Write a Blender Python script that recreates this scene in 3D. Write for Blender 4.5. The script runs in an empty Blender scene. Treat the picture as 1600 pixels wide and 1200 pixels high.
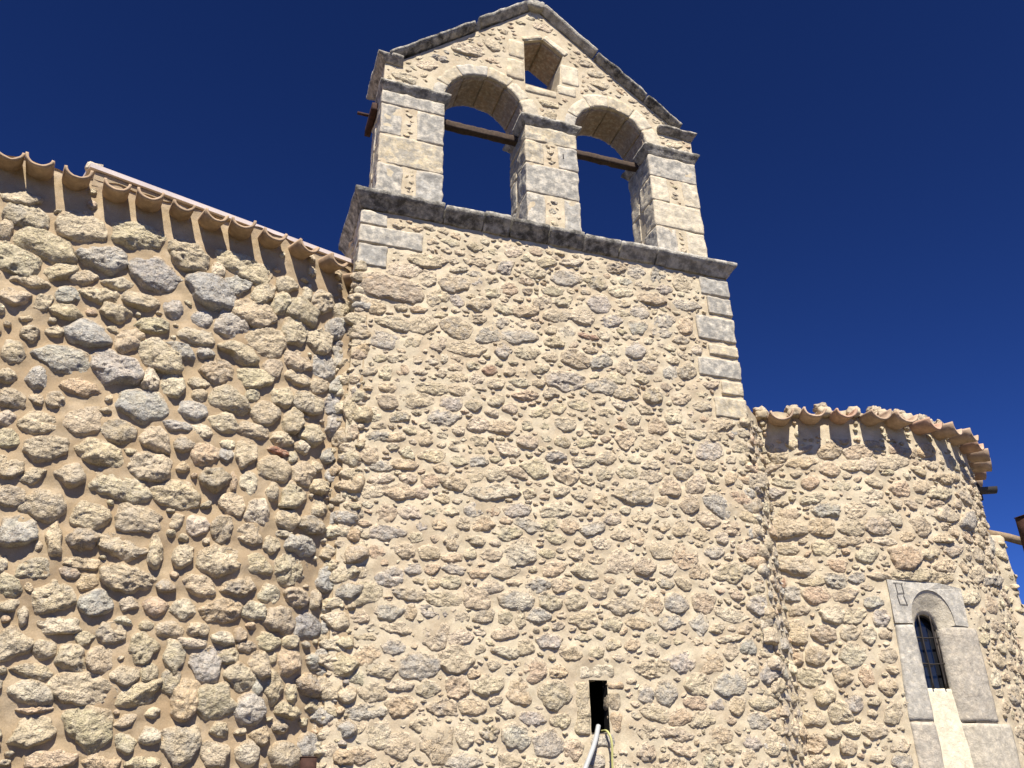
import bpy, math, random
import numpy as np
from mathutils import Vector
from mathutils.geometry import tessellate_polygon

# ------------------------------------------------------------------ camera
scn = bpy.context.scene
EYE = 1.6
cam_d = bpy.data.cameras.new('camera'); cam = bpy.data.objects.new('camera', cam_d)
scn.collection.objects.link(cam); scn.camera = cam
cam_d.sensor_width = 36.0; cam_d.lens = 36.0 * 1342 / 1600; cam_d.clip_start = 0.05; cam_d.clip_end = 5000
pit, yaw, rol = map(math.radians, (26.087, 19.789, -1.012))
from mathutils import Matrix
f_ = Vector((math.sin(yaw)*math.cos(pit), math.cos(yaw)*math.cos(pit), math.sin(pit)))
r_ = Vector((math.cos(yaw), -math.sin(yaw), 0)); u_ = r_.cross(f_)
r2 = math.cos(rol)*r_ + math.sin(rol)*u_; u2 = -math.sin(rol)*r_ + math.cos(rol)*u_
cam.matrix_world = Matrix(((r2.x, u2.x, -f_.x, 0), (r2.y, u2.y, -f_.y, 0), (r2.z, u2.z, -f_.z, EYE), (0, 0, 0, 1)))

# ------------------------------------------------------------------ world, sun
SUN_EL, SUN_AZ = math.radians(52), math.radians(190)
w = bpy.data.worlds.new("World"); scn.world = w; w.use_nodes = True
nt = w.node_tree; bg = nt.nodes['Background']
sky = nt.nodes.new('ShaderNodeTexSky'); sky.sky_type = 'NISHITA'; sky.sun_disc = False
sky.sun_elevation = SUN_EL; sky.sun_rotation = SUN_AZ
sky.altitude = 3500; sky.air_density = 0.9; sky.dust_density = 0.0; sky.ozone_density = 5.0
# deep polarised mountain blue: the same curve over the whole sky
def _vm(op, src, val):
    n = nt.nodes.new('ShaderNodeVectorMath'); n.operation = op; nt.links.new(src, n.inputs[0]); n.inputs[1].default_value = val; return n.outputs[0]
_c = _vm('DIVIDE', sky.outputs[0], (.38, .73, 1.68)); _g = nt.nodes.new('ShaderNodeGamma'); nt.links.new(_c, _g.inputs[0]); _g.inputs[1].default_value = 1.5
_c = _vm('MULTIPLY', _g.outputs[0], (.088, .284, 1.43))
nt.links.new(_c, bg.inputs[0]); bg.inputs[1].default_value = 0.05
sd = bpy.data.lights.new('sun', 'SUN'); sd.energy = 5.0; sd.angle = math.radians(0.5); sd.color = (1.0, 0.93, 0.82)
sun = bpy.data.objects.new('sun', sd); scn.collection.objects.link(sun)
S = Vector((math.sin(SUN_AZ)*math.cos(SUN_EL), math.cos(SUN_AZ)*math.cos(SUN_EL), math.sin(SUN_EL)))
sun.rotation_euler = S.to_track_quat('Z', 'Y').to_euler()
scn.view_settings.view_transform = 'Standard'; scn.view_settings.look = 'None'
scn.view_settings.exposure = 0.78; scn.view_settings.gamma = 1.0
scn.view_settings.use_curve_mapping = False
scn.render.engine = 'CYCLES'

rng = np.random.default_rng(7)
PINS_L = '''536 453 221 -52 39 174 G;486 455 214 -26 20 162 G;565 491 247 -50 28 116 t;597 414 181 -33 44 157 t;469 348 190 -34 18 149 g;392 455 221 -53 16 126 t;464 492 206 -21 15 138 t;417 484 195 26 -7 142 t;511 486 172 -59 40 146 t;497 318 181 -16 10 147 g;581 440 193 -40 34 130 t;439 457 184 30 -9 140 g;688 434 147 38 45 164 g;502 370 184 -73 35 119 t;632 462 161 -44 61 130 t;426 348 200 -14 2 116 g;491 241 221 -15 2 104 t;499 55 159 -24 -2 140 t;491 82 209 -9 -11 107 t;372 432 177 -45 14 122 t;687 398 134 23 56 152 g;639 192 154 -10 26 135 t;654 436 133 8 42 153 t;372 481 160 -16 6 129 t;569 341 161 -27 24 124 t;562 421 146 -19 24 136 g;509 167 192 3 -9 104 t;442 377 163 -27 12 120 G;693 321 113 42 -6 162 g;661 407 138 31 17 137 g;624 434 121 -23 57 146 t;656 484 116 -38 77 135 t;534 243 175 -22 10 107 t;566 44 134 2 -20 136 t;577 190 152 34 -24 115 t;451 295 139 1 -4 131 t;676 461 99 -24 94 151 g;570 393 177 -44 25 96 t;680 486 109 4 69 150 t;510 263 153 -2 0 116 t;589 78 132 -28 18 129 t;470 268 176 -20 5 99 t;508 216 157 -7 0 112 t;644 360 158 -1 29 104 t;553 368 136 7 4 120 d;678 372 117 65 -31 117 G;437 217 145 8 -14 110 t;589 369 150 13 6 105 t;630 401 137 -28 43 104 t;499 191 187 -47 13 81 t;679 348 102 32 8 144 g;458 148 135 27 -30 106 t;602 336 130 12 8 115 t;615 282 137 10 9 108 t;553 368 129 6 3 111 d;634 148 130 -3 9 109 t;635 260 108 -10 36 125 t;644 285 119 -8 33 112 t;430 264 137 43 -25 93 t;578 105 111 -3 -6 123 g;529 115 107 -2 -10 126 t;687 148 121 6 14 108 g;651 40 136 3 -11 97 t;663 145 113 -37 53 98 G;633 402 129 -25 39 93 t;652 328 118 -3 31 107 t;531 81 145 80 -43 67 t;566 78 96 -4 -8 136 p;424 194 119 17 -22 106 g;583 149 155 16 -11 83 p;588 466 74 -42 66 134 t;473 214 128 -6 -2 99 t;463 52 125 40 -40 86 t;531 399 156 -6 7 79 t;474 380 84 95 -56 79 t;604 238 95 -26 38 119 c;616 359 100 -27 44 111 t;691 111 119 15 -12 102 g;647 215 142 -5 17 85 g;587 290 90 -7 18 134 t;631 336 96 13 13 125 t;658 237 128 -23 35 87 d;438 112 115 20 -29 100 t;562 469 115 1 11 105 g;481 290 124 -26 13 95 d;690 234 117 1 38 94 t;616 74 113 6 -12 104 g;566 318 119 3 4 97 t;589 369 146 13 5 79 t;689 67 111 1 2 104 t;554 283 116 0 3 100 p;611 485 96 -20 39 110 t;511 290 115 -23 15 96 t;632 384 129 -1 22 85 t;685 296 118 8 32 89 g;478 423 142 -4 4 78 t;565 261 115 -2 4 97 d;598 216 121 21 -10 90 t;669 96 129 -7 10 86 d;420 285 118 26 -18 90 t;606 97 114 -30 22 90 t;607 461 83 -1 27 129 t;696 192 83 7 23 128 t;517 344 94 23 -15 111 c;363 497 151 43 -10 68 t;646 113 102 -5 10 105 p;444 324 141 4 -3 76 p;587 289 89 2 7 118 t;457 78 126 -6 -10 82 c;677 191 83 5 14 124 G;488 146 105 31 -31 88 g;564 168 123 -43 22 75 t;443 418 149 13 -2 68 t;656 382 107 21 11 92 t;552 109 79 -2 -8 128 t;451 245 105 8 -11 95 t;582 241 100 -11 13 99 t;491 400 129 9 -1 77 t;608 192 123 -13 12 79 t;689 166 117 8 12 82 g;538 323 110 2 2 88 g;626 72 104 6 -11 92 t;595 169 124 28 -15 74 d;592 315 126 -19 16 73 t;460 404 112 8 -2 84 t;575 217 84 -3 5 111 d;648 168 112 -18 23 78 t;409 432 112 53 -19 72 t;441 168 114 25 -22 76 t;419 360 143 -41 9 61 c;620 108 89 8 -12 102 t;480 34 152 15 -16 57 p;605 386 82 -23 38 100 t;634 92 75 0 -2 121 t;674 48 102 4 -9 87 g;380 396 112 -4 -1 79 t;507 423 90 -12 14 97 g;605 388 88 12 7 100 t;632 237 96 -20 31 84 t;537 399 101 7 2 88 t;418 393 136 -6 1 65 t;687 253 85 3 36 97 G;592 39 95 -14 5 91 t;478 105 93 -3 -10 92 t;519 382 113 -58 24 63 g;407 244 99 -23 7 84 t;533 419 94 8 2 89 g;469 194 108 4 -8 77 d;618 40 85 2 -11 94 c;498 104 84 5 -17 93 t;390 344 81 4 -7 97 t;694 91 105 10 -9 73 t;403 505 143 21 -3 54 t;621 314 99 -8 19 76 t;467 127 130 11 -11 58 c;414 221 92 5 -11 83 t;690 168 113 8 10 67 t;389 415 133 -3 0 57 t;503 124 98 -1 -7 78 t;554 147 93 8 -12 81 c;498 345 65 16 -16 110 c;427 432 108 23 -8 67 t;456 435 119 25 -6 60 c;593 262 68 14 -11 105 c;609 152 96 12 -9 74 c;418 410 86 18 -10 82 g;518 94 104 -4 -6 70 t;526 191 56 -3 1 129 t;663 277 95 11 10 75 t;547 190 61 -41 50 84 t;513 33 119 1 -11 59 p;398 303 91 1 -5 78 t;455 93 127 -5 -7 55 t;555 218 82 -19 16 82 c;449 193 54 4 -19 127 t;696 266 93 15 16 72 t;626 128 94 3 -1 72 t;634 154 109 15 -7 61 t;411 325 70 2 -6 96 g;621 167 80 5 -2 82 c;532 147 92 -8 1 70 p;665 255 81 8 10 79 t;694 462 73 37 -5 78 t;428 153 80 -7 -4 79 t;650 74 107 -9 6 56 t;547 130 98 -1 -4 62 t;359 463 54 -6 4 109 t;552 91 65 -19 18 85 t;474 175 137 3 -4 42 p;425 240 80 54 -28 52 t;643 312 80 23 -5 68 c;541 32 113 1 -8 49 t;535 289 81 0 1 69 d;673 116 90 -3 7 61 g;402 398 60 53 -31 61 t;635 485 57 26 -8 87 c;403 268 72 -16 6 73 t;619 210 76 1 5 71 t;527 306 113 -10 4 46 g;541 479 60 20 -10 83 c;428 308 71 1 -4 73 t;398 364 54 46 -34 65 t;548 304 82 9 -3 62 c;460 109 74 5 -14 68 t;671 311 64 20 -4 76 g;627 53 76 3 -8 66 p;479 161 76 8 -12 64 p;527 45 74 -5 -5 66 t;511 147 80 -14 5 59 c;667 169 56 -8 26 80 d;595 113 75 -7 3 63 t;543 51 72 14 -21 61 c;521 509 60 8 0 77 t;541 339 62 15 -9 72 t;568 132 80 7 -8 57 t;587 127 87 -8 2 51 c;703 480 32 -4 11 134 g;571 286 69 0 3 62 g;588 351 59 -8 14 70 t;536 97 65 4 -10 65 t;539 351 84 -6 5 50 t;652 88 54 4 -9 77 t;614 260 51 7 0 81 t;541 384 79 13 -3 51 g;390 322 63 2 -5 65 t;585 352 59 4 4 68 t;679 213 84 1 10 47 t;675 62 63 4 -6 64 c;609 48 52 1 -10 76 c;697 42 77 3 -7 51 t;564 121 105 -2 -2 37 c;486 119 72 5 -10 53 t;397 285 60 13 -13 61 c;646 130 71 8 -6 53 t;674 80 72 5 -5 52 t;644 61 76 -7 5 49 d;542 384 72 4 1 52 g;619 300 97 -9 9 37 r;658 296 61 17 -3 55 t;538 164 70 -5 1 48 d;608 122 73 7 -5 45 t;594 57 58 -18 12 50 t;466 167 68 -5 -1 46 d;524 61 70 29 -20 36 t;580 262 34 6 -10 89 p;429 138 73 22 -14 38 t;663 214 52 11 -5 56 t;571 296 62 1 2 47 c;416 372 61 4 -3 47 t;620 91 40 3 -8 69 g;465 399 79 -3 2 34 t;415 305 51 12 -10 50 t;538 219 36 -16 23 62 t;601 131 44 5 -7 58 d;510 134 70 -7 0 36 c;632 298 44 12 -4 54 t;630 223 71 3 3 34 t;528 132 54 4 -7 43 t;630 115 44 4 -6 52 t;462 67 101 13 -6 21 p;599 293 53 13 -4 41 t;441 132 31 3 -14 69 c;439 483 33 12 -11 61 c;667 344 44 15 -2 46 t;476 324 51 1 -1 39 t;420 168 32 -9 6 56 c;460 387 51 -8 4 33 t;553 198 48 -3 1 36 t;467 307 50 1 -1 30 t;590 224 45 8 -4 32 t;492 274 50 0 0 29 t;440 185 32 4 -8 41 t;535 208 38 -9 6 35 t;560 237 40 23 -12 24 d;440 153 24 13 -20 36 p'''
PINS_T = '''146 515 331 -31 23 146 d;427 304 216 21 10 120 d;352 430 213 13 15 115 g;292 228 163 12 3 131 c;222 476 174 -21 25 115 d;265 289 260 26 0 78 c;212 49 146 1 -3 138 p;361 570 185 2 21 106 g;326 93 154 3 5 124 d;194 116 180 6 -3 105 g;533 301 152 -71 64 88 G;521 108 168 4 16 107 g;397 430 189 11 14 94 g;523 595 144 -27 49 112 t;404 226 158 11 9 111 c;532 367 156 6 25 109 g;430 120 201 6 8 86 t;188 558 208 10 7 83 t;221 534 162 16 7 106 d;298 478 195 15 9 87 g;400 540 148 0 25 113 G;533 301 127 -59 72 99 G;236 452 199 14 6 83 t;228 122 154 5 -1 107 t;367 460 151 -18 31 103 d;378 518 147 13 15 109 c;534 223 163 11 14 97 t;483 237 139 -24 43 105 p;185 474 147 26 -3 105 t;404 181 191 10 7 81 t;139 179 149 9 -6 103 t;532 224 152 10 14 100 t;475 561 181 1 21 81 d;574 121 111 -22 60 120 G;465 128 139 -28 42 98 g;482 106 134 -39 52 94 c;289 179 158 -4 11 94 g;153 470 175 -4 9 83 t;311 320 143 -10 20 100 t;162 540 163 17 3 88 c;524 562 190 19 15 73 g;318 51 137 1 4 103 g;501 129 120 -5 27 115 p;399 571 134 -27 36 97 d;536 367 136 16 14 102 t;474 316 128 -8 31 105 p;531 177 191 -20 24 67 c;211 366 164 6 5 83 g;487 601 96 19 14 138 G;181 382 162 7 4 83 t;335 276 154 14 4 87 c;207 142 123 5 -3 109 t;432 564 164 17 13 80 c;445 485 121 20 9 107 g;286 57 129 1 2 102 g;500 189 127 7 13 102 p;512 467 117 18 13 108 d;446 98 111 -14 34 108 g;347 514 168 30 3 74 t;473 316 105 -7 33 114 p;489 533 126 11 18 97 g;507 323 115 12 13 106 t;552 402 153 20 11 79 t;491 167 106 5 15 115 g;306 514 148 13 8 82 t;145 448 126 -17 17 95 g;360 165 136 -15 22 86 t;454 242 128 -22 34 87 t;261 475 127 22 0 93 g;496 298 109 -8 32 104 d;578 66 115 -24 46 89 g;214 177 173 -5 5 68 t;178 48 121 0 -4 97 t;399 462 132 21 6 88 G;433 223 123 8 9 94 d;551 401 157 -6 23 71 t;451 516 119 -1 24 95 g;429 426 134 -5 21 84 d;222 296 134 2 6 86 p;467 187 120 -12 28 91 g;567 191 103 -28 55 94 g;166 280 152 15 -3 74 p;422 367 98 -24 45 103 t;158 238 158 13 -3 71 g;463 428 110 -4 27 99 d;248 180 121 -3 8 92 t;591 336 125 13 15 88 t;456 539 106 -22 39 95 g;439 184 100 -10 31 107 p;518 531 92 0 33 116 p;259 100 136 36 -22 75 t;290 95 101 -6 13 107 p;348 316 128 -9 18 82 t;249 512 120 -1 14 89 d;161 196 126 8 -4 85 g;462 432 87 -20 48 110 d;432 78 140 -30 29 69 t;466 388 101 -24 42 93 p;236 35 148 0 -1 72 g;416 520 136 49 -7 72 g;178 81 130 13 -11 80 p;147 75 176 3 -3 59 g;230 98 107 -6 8 98 p;459 167 141 7 8 73 g;198 399 155 -7 9 66 t;202 512 115 45 -15 82 t;428 598 122 2 19 83 d;450 326 134 14 7 76 t;456 598 110 12 15 92 g;306 115 104 3 3 99 p;158 56 105 1 -5 97 t;276 363 136 17 1 75 p;306 458 131 21 2 77 t;319 570 128 1 14 78 c;460 463 125 -27 31 73 d;559 90 149 -19 24 62 t;503 59 120 -17 27 76 p;562 50 95 -13 38 94 t;134 316 99 -27 25 91 t;491 462 97 -21 40 89 g;311 454 121 -3 15 78 t;158 110 152 12 -7 62 t;164 162 125 28 -16 71 g;313 197 128 18 -4 71 g;282 569 97 20 1 93 g;549 72 114 -24 35 71 g;280 247 137 0 7 67 t;384 213 137 9 5 67 t;276 208 143 9 1 64 t;483 73 139 12 1 65 t;376 260 130 11 4 70 g;145 124 108 13 -12 83 p;421 328 119 13 6 76 t;291 272 131 12 1 69 g;492 335 114 12 9 78 d;354 535 116 22 3 76 t;509 322 94 -6 28 91 t;303 258 139 -37 22 58 g;575 374 112 13 12 78 t;324 181 109 -12 18 79 d;433 426 133 -17 21 63 d;190 534 83 17 -3 104 c;452 365 109 13 8 79 t;314 511 111 -24 25 73 t;500 223 108 -1 18 79 p;547 275 105 9 12 82 t;341 478 119 9 9 72 t;151 92 105 20 -19 79 t;454 59 158 -22 17 52 t;215 80 127 2 -1 68 d;219 383 114 16 -1 75 g;156 258 94 8 -4 91 p;278 456 92 15 1 92 g;528 423 118 16 9 71 t;430 460 95 15 7 88 c;352 182 105 6 4 80 t;488 404 96 -4 24 84 c;304 405 141 20 1 59 p;501 428 116 16 8 71 t;328 530 99 19 3 83 c;482 269 100 8 10 82 d;467 482 98 16 8 83 t;345 131 120 -5 10 68 p;397 342 106 3 12 77 d;236 56 82 1 -1 100 c;458 75 115 2 8 71 p;151 376 100 4 3 82 d;349 260 118 10 3 69 p;322 142 119 -5 9 68 g;521 245 112 8 10 72 g;483 515 130 -1 16 61 g;268 310 114 12 1 71 c;232 143 110 5 -1 73 c;444 323 120 13 6 66 t;249 363 107 14 0 74 c;477 89 110 -23 29 65 p;254 165 103 22 -14 74 d;416 442 123 8 10 64 t;243 82 115 2 0 69 p;168 132 111 10 -7 70 g;134 62 111 1 -5 71 t;143 40 138 0 -4 57 p;335 587 110 23 3 70 t;200 321 126 14 -2 61 t;178 260 114 10 -3 67 c;181 180 146 -4 3 52 d;312 166 110 5 2 70 g;337 197 105 6 3 73 t;255 254 101 9 0 75 p;113 362 54 7 -9 139 t;458 166 123 -13 18 58 g;341 46 90 -28 35 73 p;357 493 91 7 10 82 g;248 569 146 16 4 51 t;342 548 123 12 7 60 t;368 594 137 29 3 53 c;458 45 133 -29 22 50 t;175 450 97 35 -14 70 d;525 87 91 2 12 80 p;277 148 122 5 1 60 t;378 195 96 -10 19 73 d;493 579 111 12 12 64 g;526 140 85 3 12 84 t;424 61 121 -17 18 57 t;286 540 96 9 7 75 p;204 453 80 -2 12 90 c;274 146 97 4 1 75 t;394 323 97 10 5 75 t;420 165 124 -14 16 56 p;279 247 129 11 1 56 t;246 304 103 11 0 70 t;414 478 104 -12 21 65 c;171 148 142 -6 2 50 t;277 209 132 9 1 54 p;302 72 111 -16 14 62 g;221 235 73 6 -2 97 d;134 486 84 -2 8 83 p;418 43 96 0 7 73 d;371 334 124 14 3 56 t;451 340 108 12 6 64 t;468 580 120 -11 18 55 t;520 245 102 8 9 68 t;205 164 128 -26 13 51 g;436 278 107 9 6 63 t;174 221 105 -1 3 65 t;428 254 96 8 6 71 p;326 260 98 8 3 69 t;488 168 84 4 10 79 g;275 491 93 8 6 72 g;290 314 117 -30 19 52 t;139 278 102 10 -4 65 c;202 96 97 -6 5 69 d;228 400 114 -5 9 57 t;277 130 128 -6 6 51 c;245 269 95 9 0 69 g;506 264 98 -8 20 64 p;417 327 98 11 5 66 t;454 341 112 12 6 58 p;268 310 105 11 0 62 c;423 96 78 2 8 84 g;267 531 86 0 12 74 t;538 52 94 -28 35 56 g;408 256 104 8 5 61 t;548 146 87 3 12 72 G;488 333 97 10 7 65 t;172 310 123 14 -2 51 p;336 337 112 13 2 56 g;391 162 97 -3 11 63 t;199 221 96 7 -2 65 p;199 295 90 -7 10 68 p;159 193 137 9 -2 45 t;264 192 99 6 0 63 t;280 511 105 -12 14 57 t;540 386 88 11 9 69 t;556 335 81 9 11 74 p;571 147 62 -7 35 92 g;221 194 96 6 -1 64 t;288 272 104 1 6 58 p;488 35 76 -37 47 55 t;461 222 87 6 7 69 c;489 47 95 -21 26 56 t;148 292 118 23 -7 49 c;376 51 87 0 5 68 g;297 420 111 -4 10 53 c;459 269 108 9 6 54 p;398 273 95 8 5 62 t;529 347 96 11 8 60 t;573 167 65 3 15 88 c;509 509 109 9 10 52 t;224 512 80 -36 27 60 g;228 398 99 -4 9 57 t;266 191 91 5 0 63 t;484 364 84 10 7 66 p;518 384 101 12 7 55 t;334 458 89 14 2 62 t;435 394 82 11 6 67 c;175 98 117 3 -2 48 c;544 453 110 16 7 50 t;269 394 82 12 1 67 t;143 337 104 23 -7 51 g;200 400 108 -15 11 50 t;321 440 102 16 2 53 t;262 223 100 -1 5 55 t;269 414 92 14 0 59 t;332 245 105 -9 11 51 t;532 262 77 6 10 69 c;244 385 80 11 0 66 d;331 115 87 3 3 61 p;531 38 71 -10 26 69 p;365 35 74 0 5 72 G;148 305 104 11 -3 51 g;526 153 157 18 1 33 t;558 230 91 6 9 56 c;225 415 101 15 -1 51 t;249 322 96 11 0 53 g;384 493 121 -2 9 41 r;224 207 109 -2 4 47 g;148 218 80 6 -3 64 p;248 492 92 17 0 55 d;512 46 94 -6 14 53 t;578 358 93 -5 18 51 t;460 298 90 9 6 56 p;197 65 94 9 -7 53 t;228 319 94 11 -1 53 t;247 418 75 11 0 66 c;504 88 88 -5 14 55 g;165 361 92 12 -2 54 d;262 430 82 -3 10 60 r;298 136 74 3 2 67 t;189 283 73 7 -2 67 p;147 409 63 10 -4 77 t;550 125 63 2 13 77 c;192 340 67 8 -2 71 p;434 547 90 17 4 52 t;405 198 83 5 5 58 d;530 499 69 11 9 68 c;150 392 84 12 -3 55 p;249 205 98 6 0 47 p;136 157 81 4 -4 57 t;222 218 97 7 -1 48 p;240 191 79 5 0 58 c;246 237 91 -17 13 48 d;149 393 94 5 1 49 t;512 164 86 4 7 53 t;440 580 83 9 9 54 g;405 498 66 -30 31 55 c;277 163 66 3 1 69 t;385 475 88 -10 15 49 d;159 427 103 20 -3 43 t;247 542 65 13 0 65 g;433 534 81 7 8 52 c;411 142 80 15 -6 52 p;136 104 78 -11 6 54 c;494 478 83 13 6 50 t;394 50 89 0 4 48 p;226 554 100 21 0 41 t;136 199 67 4 -4 62 t;390 142 79 3 4 52 t;484 149 91 4 6 45 t;165 415 64 10 -3 64 p;176 295 81 8 -2 51 c;265 269 71 6 0 57 p;209 250 73 6 -1 55 p;371 134 77 -3 8 52 t;220 265 81 7 -1 50 c;161 338 90 11 -2 44 p;184 204 76 -1 3 52 g;210 309 75 -5 8 52 p;183 163 53 3 -3 74 p;233 253 68 -6 9 56 t;292 162 50 2 2 77 c;546 163 80 4 7 47 p;203 205 71 5 -1 52 p;118 338 48 6 -5 78 p;265 548 73 15 0 50 d;363 277 83 8 2 44 t;244 551 87 9 3 42 g;441 501 104 8 6 34 c;181 401 84 4 2 43 t;186 236 66 5 -2 54 t;482 441 66 -15 21 48 d;547 111 78 2 7 44 c;421 548 65 12 4 52 t;202 263 80 7 -1 43 t;180 430 59 9 -2 58 t;180 492 88 7 2 39 p;243 432 75 5 3 45 t;286 432 64 10 1 52 t;241 223 62 5 0 54 t;337 493 68 12 2 48 t;320 422 72 11 1 45 t;277 414 63 9 1 51 t;493 495 74 6 8 43 c;118 274 58 -5 5 55 t;160 491 66 6 2 46 t;140 425 70 11 -2 43 t;363 478 61 10 2 48 t;205 490 75 14 -1 38 t;208 417 66 10 -1 43 t;141 139 102 -4 1 28 t;120 211 50 4 -4 57 t;535 122 52 -6 19 51 t;204 192 53 3 -1 52 p;463 351 68 8 4 39 t;358 147 77 -3 5 35 t;300 494 65 -1 7 40 c;191 247 54 5 -2 48 g;466 148 67 3 4 39 t;131 212 56 -6 5 46 c;177 192 75 5 -1 34 p;279 260 65 6 1 38 p;197 430 66 4 2 37 c;115 398 43 6 -4 55 t;133 224 57 4 -2 40 c;303 434 43 7 1 53 c;449 145 59 2 4 38 d;184 415 78 12 -1 29 t;287 197 76 5 1 30 p;376 345 76 2 4 29 t;250 406 74 -3 5 29 d;210 435 40 6 -1 51 c;116 381 30 4 -4 67 g;135 245 63 5 -2 30 p;411 76 52 1 3 33 t;129 111 50 1 -2 34 c;205 235 42 3 -1 36 p;190 193 53 3 -1 29 p;137 233 46 4 -1 23 c'''
PINS_R = '''211 311 265 51 148 181 g;157 249 448 75 95 93 X;164 251 396 68 101 88 g;110 319 216 25 125 141 X;97 407 274 64 53 111 p;-168 294 241 -20 20 134 t;76 369 318 46 41 76 p;-27 256 177 -35 72 131 p;53 344 252 39 31 84 t;95 247 165 22 56 107 t;-14 378 199 19 24 96 t;104 251 163 23 55 99 t;48 319 181 25 34 95 t;-162 247 183 -47 30 92 t;-53 294 149 -21 45 111 d;-183 418 179 -41 20 93 G;47 402 185 33 30 88 o;66 215 175 18 39 91 c;-176 172 129 -45 49 114 p;-126 293 153 8 10 110 p;-97 390 138 -2 22 120 p;-62 389 174 6 19 94 p;-88 293 146 -1 21 111 t;-185 147 129 -58 54 102 p;-115 144 130 -3 22 117 c;-144 213 145 -7 17 103 p;-191 316 128 -14 16 112 G;31 250 177 17 25 75 p;56 272 165 20 30 79 d;-56 328 115 -40 57 98 c;-115 313 154 -5 15 87 g;-109 187 147 -3 17 89 t;-14 343 136 12 24 93 p;-80 312 125 1 20 100 c;-166 122 132 -43 37 84 t;-126 267 124 -16 24 95 t;37 328 169 22 23 68 p;23 350 141 18 25 82 t;73 124 118 7 44 93 c;-10 237 161 9 20 72 t;-130 190 130 -16 23 89 c;-76 259 123 1 20 96 c;20 235 183 15 20 61 t;-139 85 114 -3 18 102 t;-109 187 123 -3 17 91 t;-102 366 117 -25 31 90 p;-134 375 170 6 5 65 p;-154 102 108 -4 17 99 t;-172 55 107 -22 33 94 p;-154 144 97 -42 48 89 d;71 316 140 22 29 70 t;-178 339 164 -17 9 63 g;-106 66 126 -2 16 82 t;-136 408 109 -7 15 94 t;-130 123 93 -19 37 103 p;-52 372 109 5 20 93 c;-102 412 125 -2 14 81 t;-119 228 119 -26 28 79 g;-143 169 116 -15 22 84 d;-162 386 107 -10 14 92 t;-181 369 215 37 -5 45 t;-99 274 181 13 6 54 t;-32 304 109 -33 46 73 c;-111 212 138 9 7 68 t;-73 369 139 -10 19 66 p;-83 82 79 -29 59 95 d;40 285 169 20 18 52 t;9 262 144 12 19 62 t;-114 169 101 -2 17 90 t;-146 228 158 0 7 58 t;16 394 115 -1 35 72 p;-173 215 111 -8 12 80 G;-193 48 121 -25 23 69 t;-170 80 120 -4 12 72 t;-159 310 116 -9 11 74 t;-105 122 80 -1 21 105 p;71 167 118 9 29 65 t;-128 328 132 18 0 63 c;-181 103 95 -4 14 87 t;-173 36 131 -3 10 63 c;-116 246 115 -3 13 71 p;-75 185 86 0 19 91 G;-84 34 99 -1 18 79 g;-141 81 101 -3 14 78 t;-43 313 116 -14 26 63 t;-80 203 108 0 15 72 g;-118 227 93 -3 15 84 g;-94 165 83 -1 18 90 c;-124 94 87 -2 16 84 g;-83 201 106 0 14 68 g;-6 396 95 10 18 70 p;-160 350 127 -23 12 51 c;-38 236 130 -6 16 48 t;-66 233 136 2 10 47 t;-178 397 121 9 -1 53 t;-91 343 99 0 12 64 t;-82 50 100 -1 14 63 t;-185 230 86 -23 22 68 r;-138 49 84 -2 13 71 d;-50 275 131 4 10 43 c;-181 382 106 -23 11 52 t;-77 184 71 0 17 78 g;-95 231 94 -1 11 58 g;-131 67 85 -2 12 64 c;-151 64 86 -2 10 58 c;-198 106 55 -3 13 87 t;-155 318 93 -7 8 50 t;-95 233 85 -1 10 53 t;-26 363 87 7 10 40 t;-129 391 107 45 -6 25 t;-168 324 81 -7 5 31 d;209 208 -11 -17 -8 86 d'''

# ------------------------------------------------------------------ vector noise
def _hash(x, y, z):
    h = (x.astype(np.int64)*374761393 + y.astype(np.int64)*668265263 + z.astype(np.int64)*2147483647) & 0xffffffff
    h = ((h ^ (h >> 13)) * 1274126177) & 0xffffffff
    h = ((h ^ (h >> 16)) * 2246822519) & 0xffffffff
    return ((h ^ (h >> 15)) & 0xffff) / 32767.5 - 1.0
def vnoise(P):
    f = np.floor(P); t = P - f; t = t*t*(3-2*t)
    x, y, z = f[:, 0], f[:, 1], f[:, 2]; r = 0
    for i in (0, 1):
        for j in (0, 1):
            for k in (0, 1):
                wt = (t[:, 0] if i else 1-t[:, 0])*(t[:, 1] if j else 1-t[:, 1])*(t[:, 2] if k else 1-t[:, 2])
                r = r + wt*_hash(x+i, y+j, z+k)
    return r
def fbm(P, sc, octs=3, seed=0.0, gain=.55):
    r = 0; a = 1.0; Q = P*sc + seed*17.31
    for _ in range(octs):
        r = r + a*vnoise(Q); Q = Q*2.07 + 11.7; a *= gain
    return r

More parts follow.
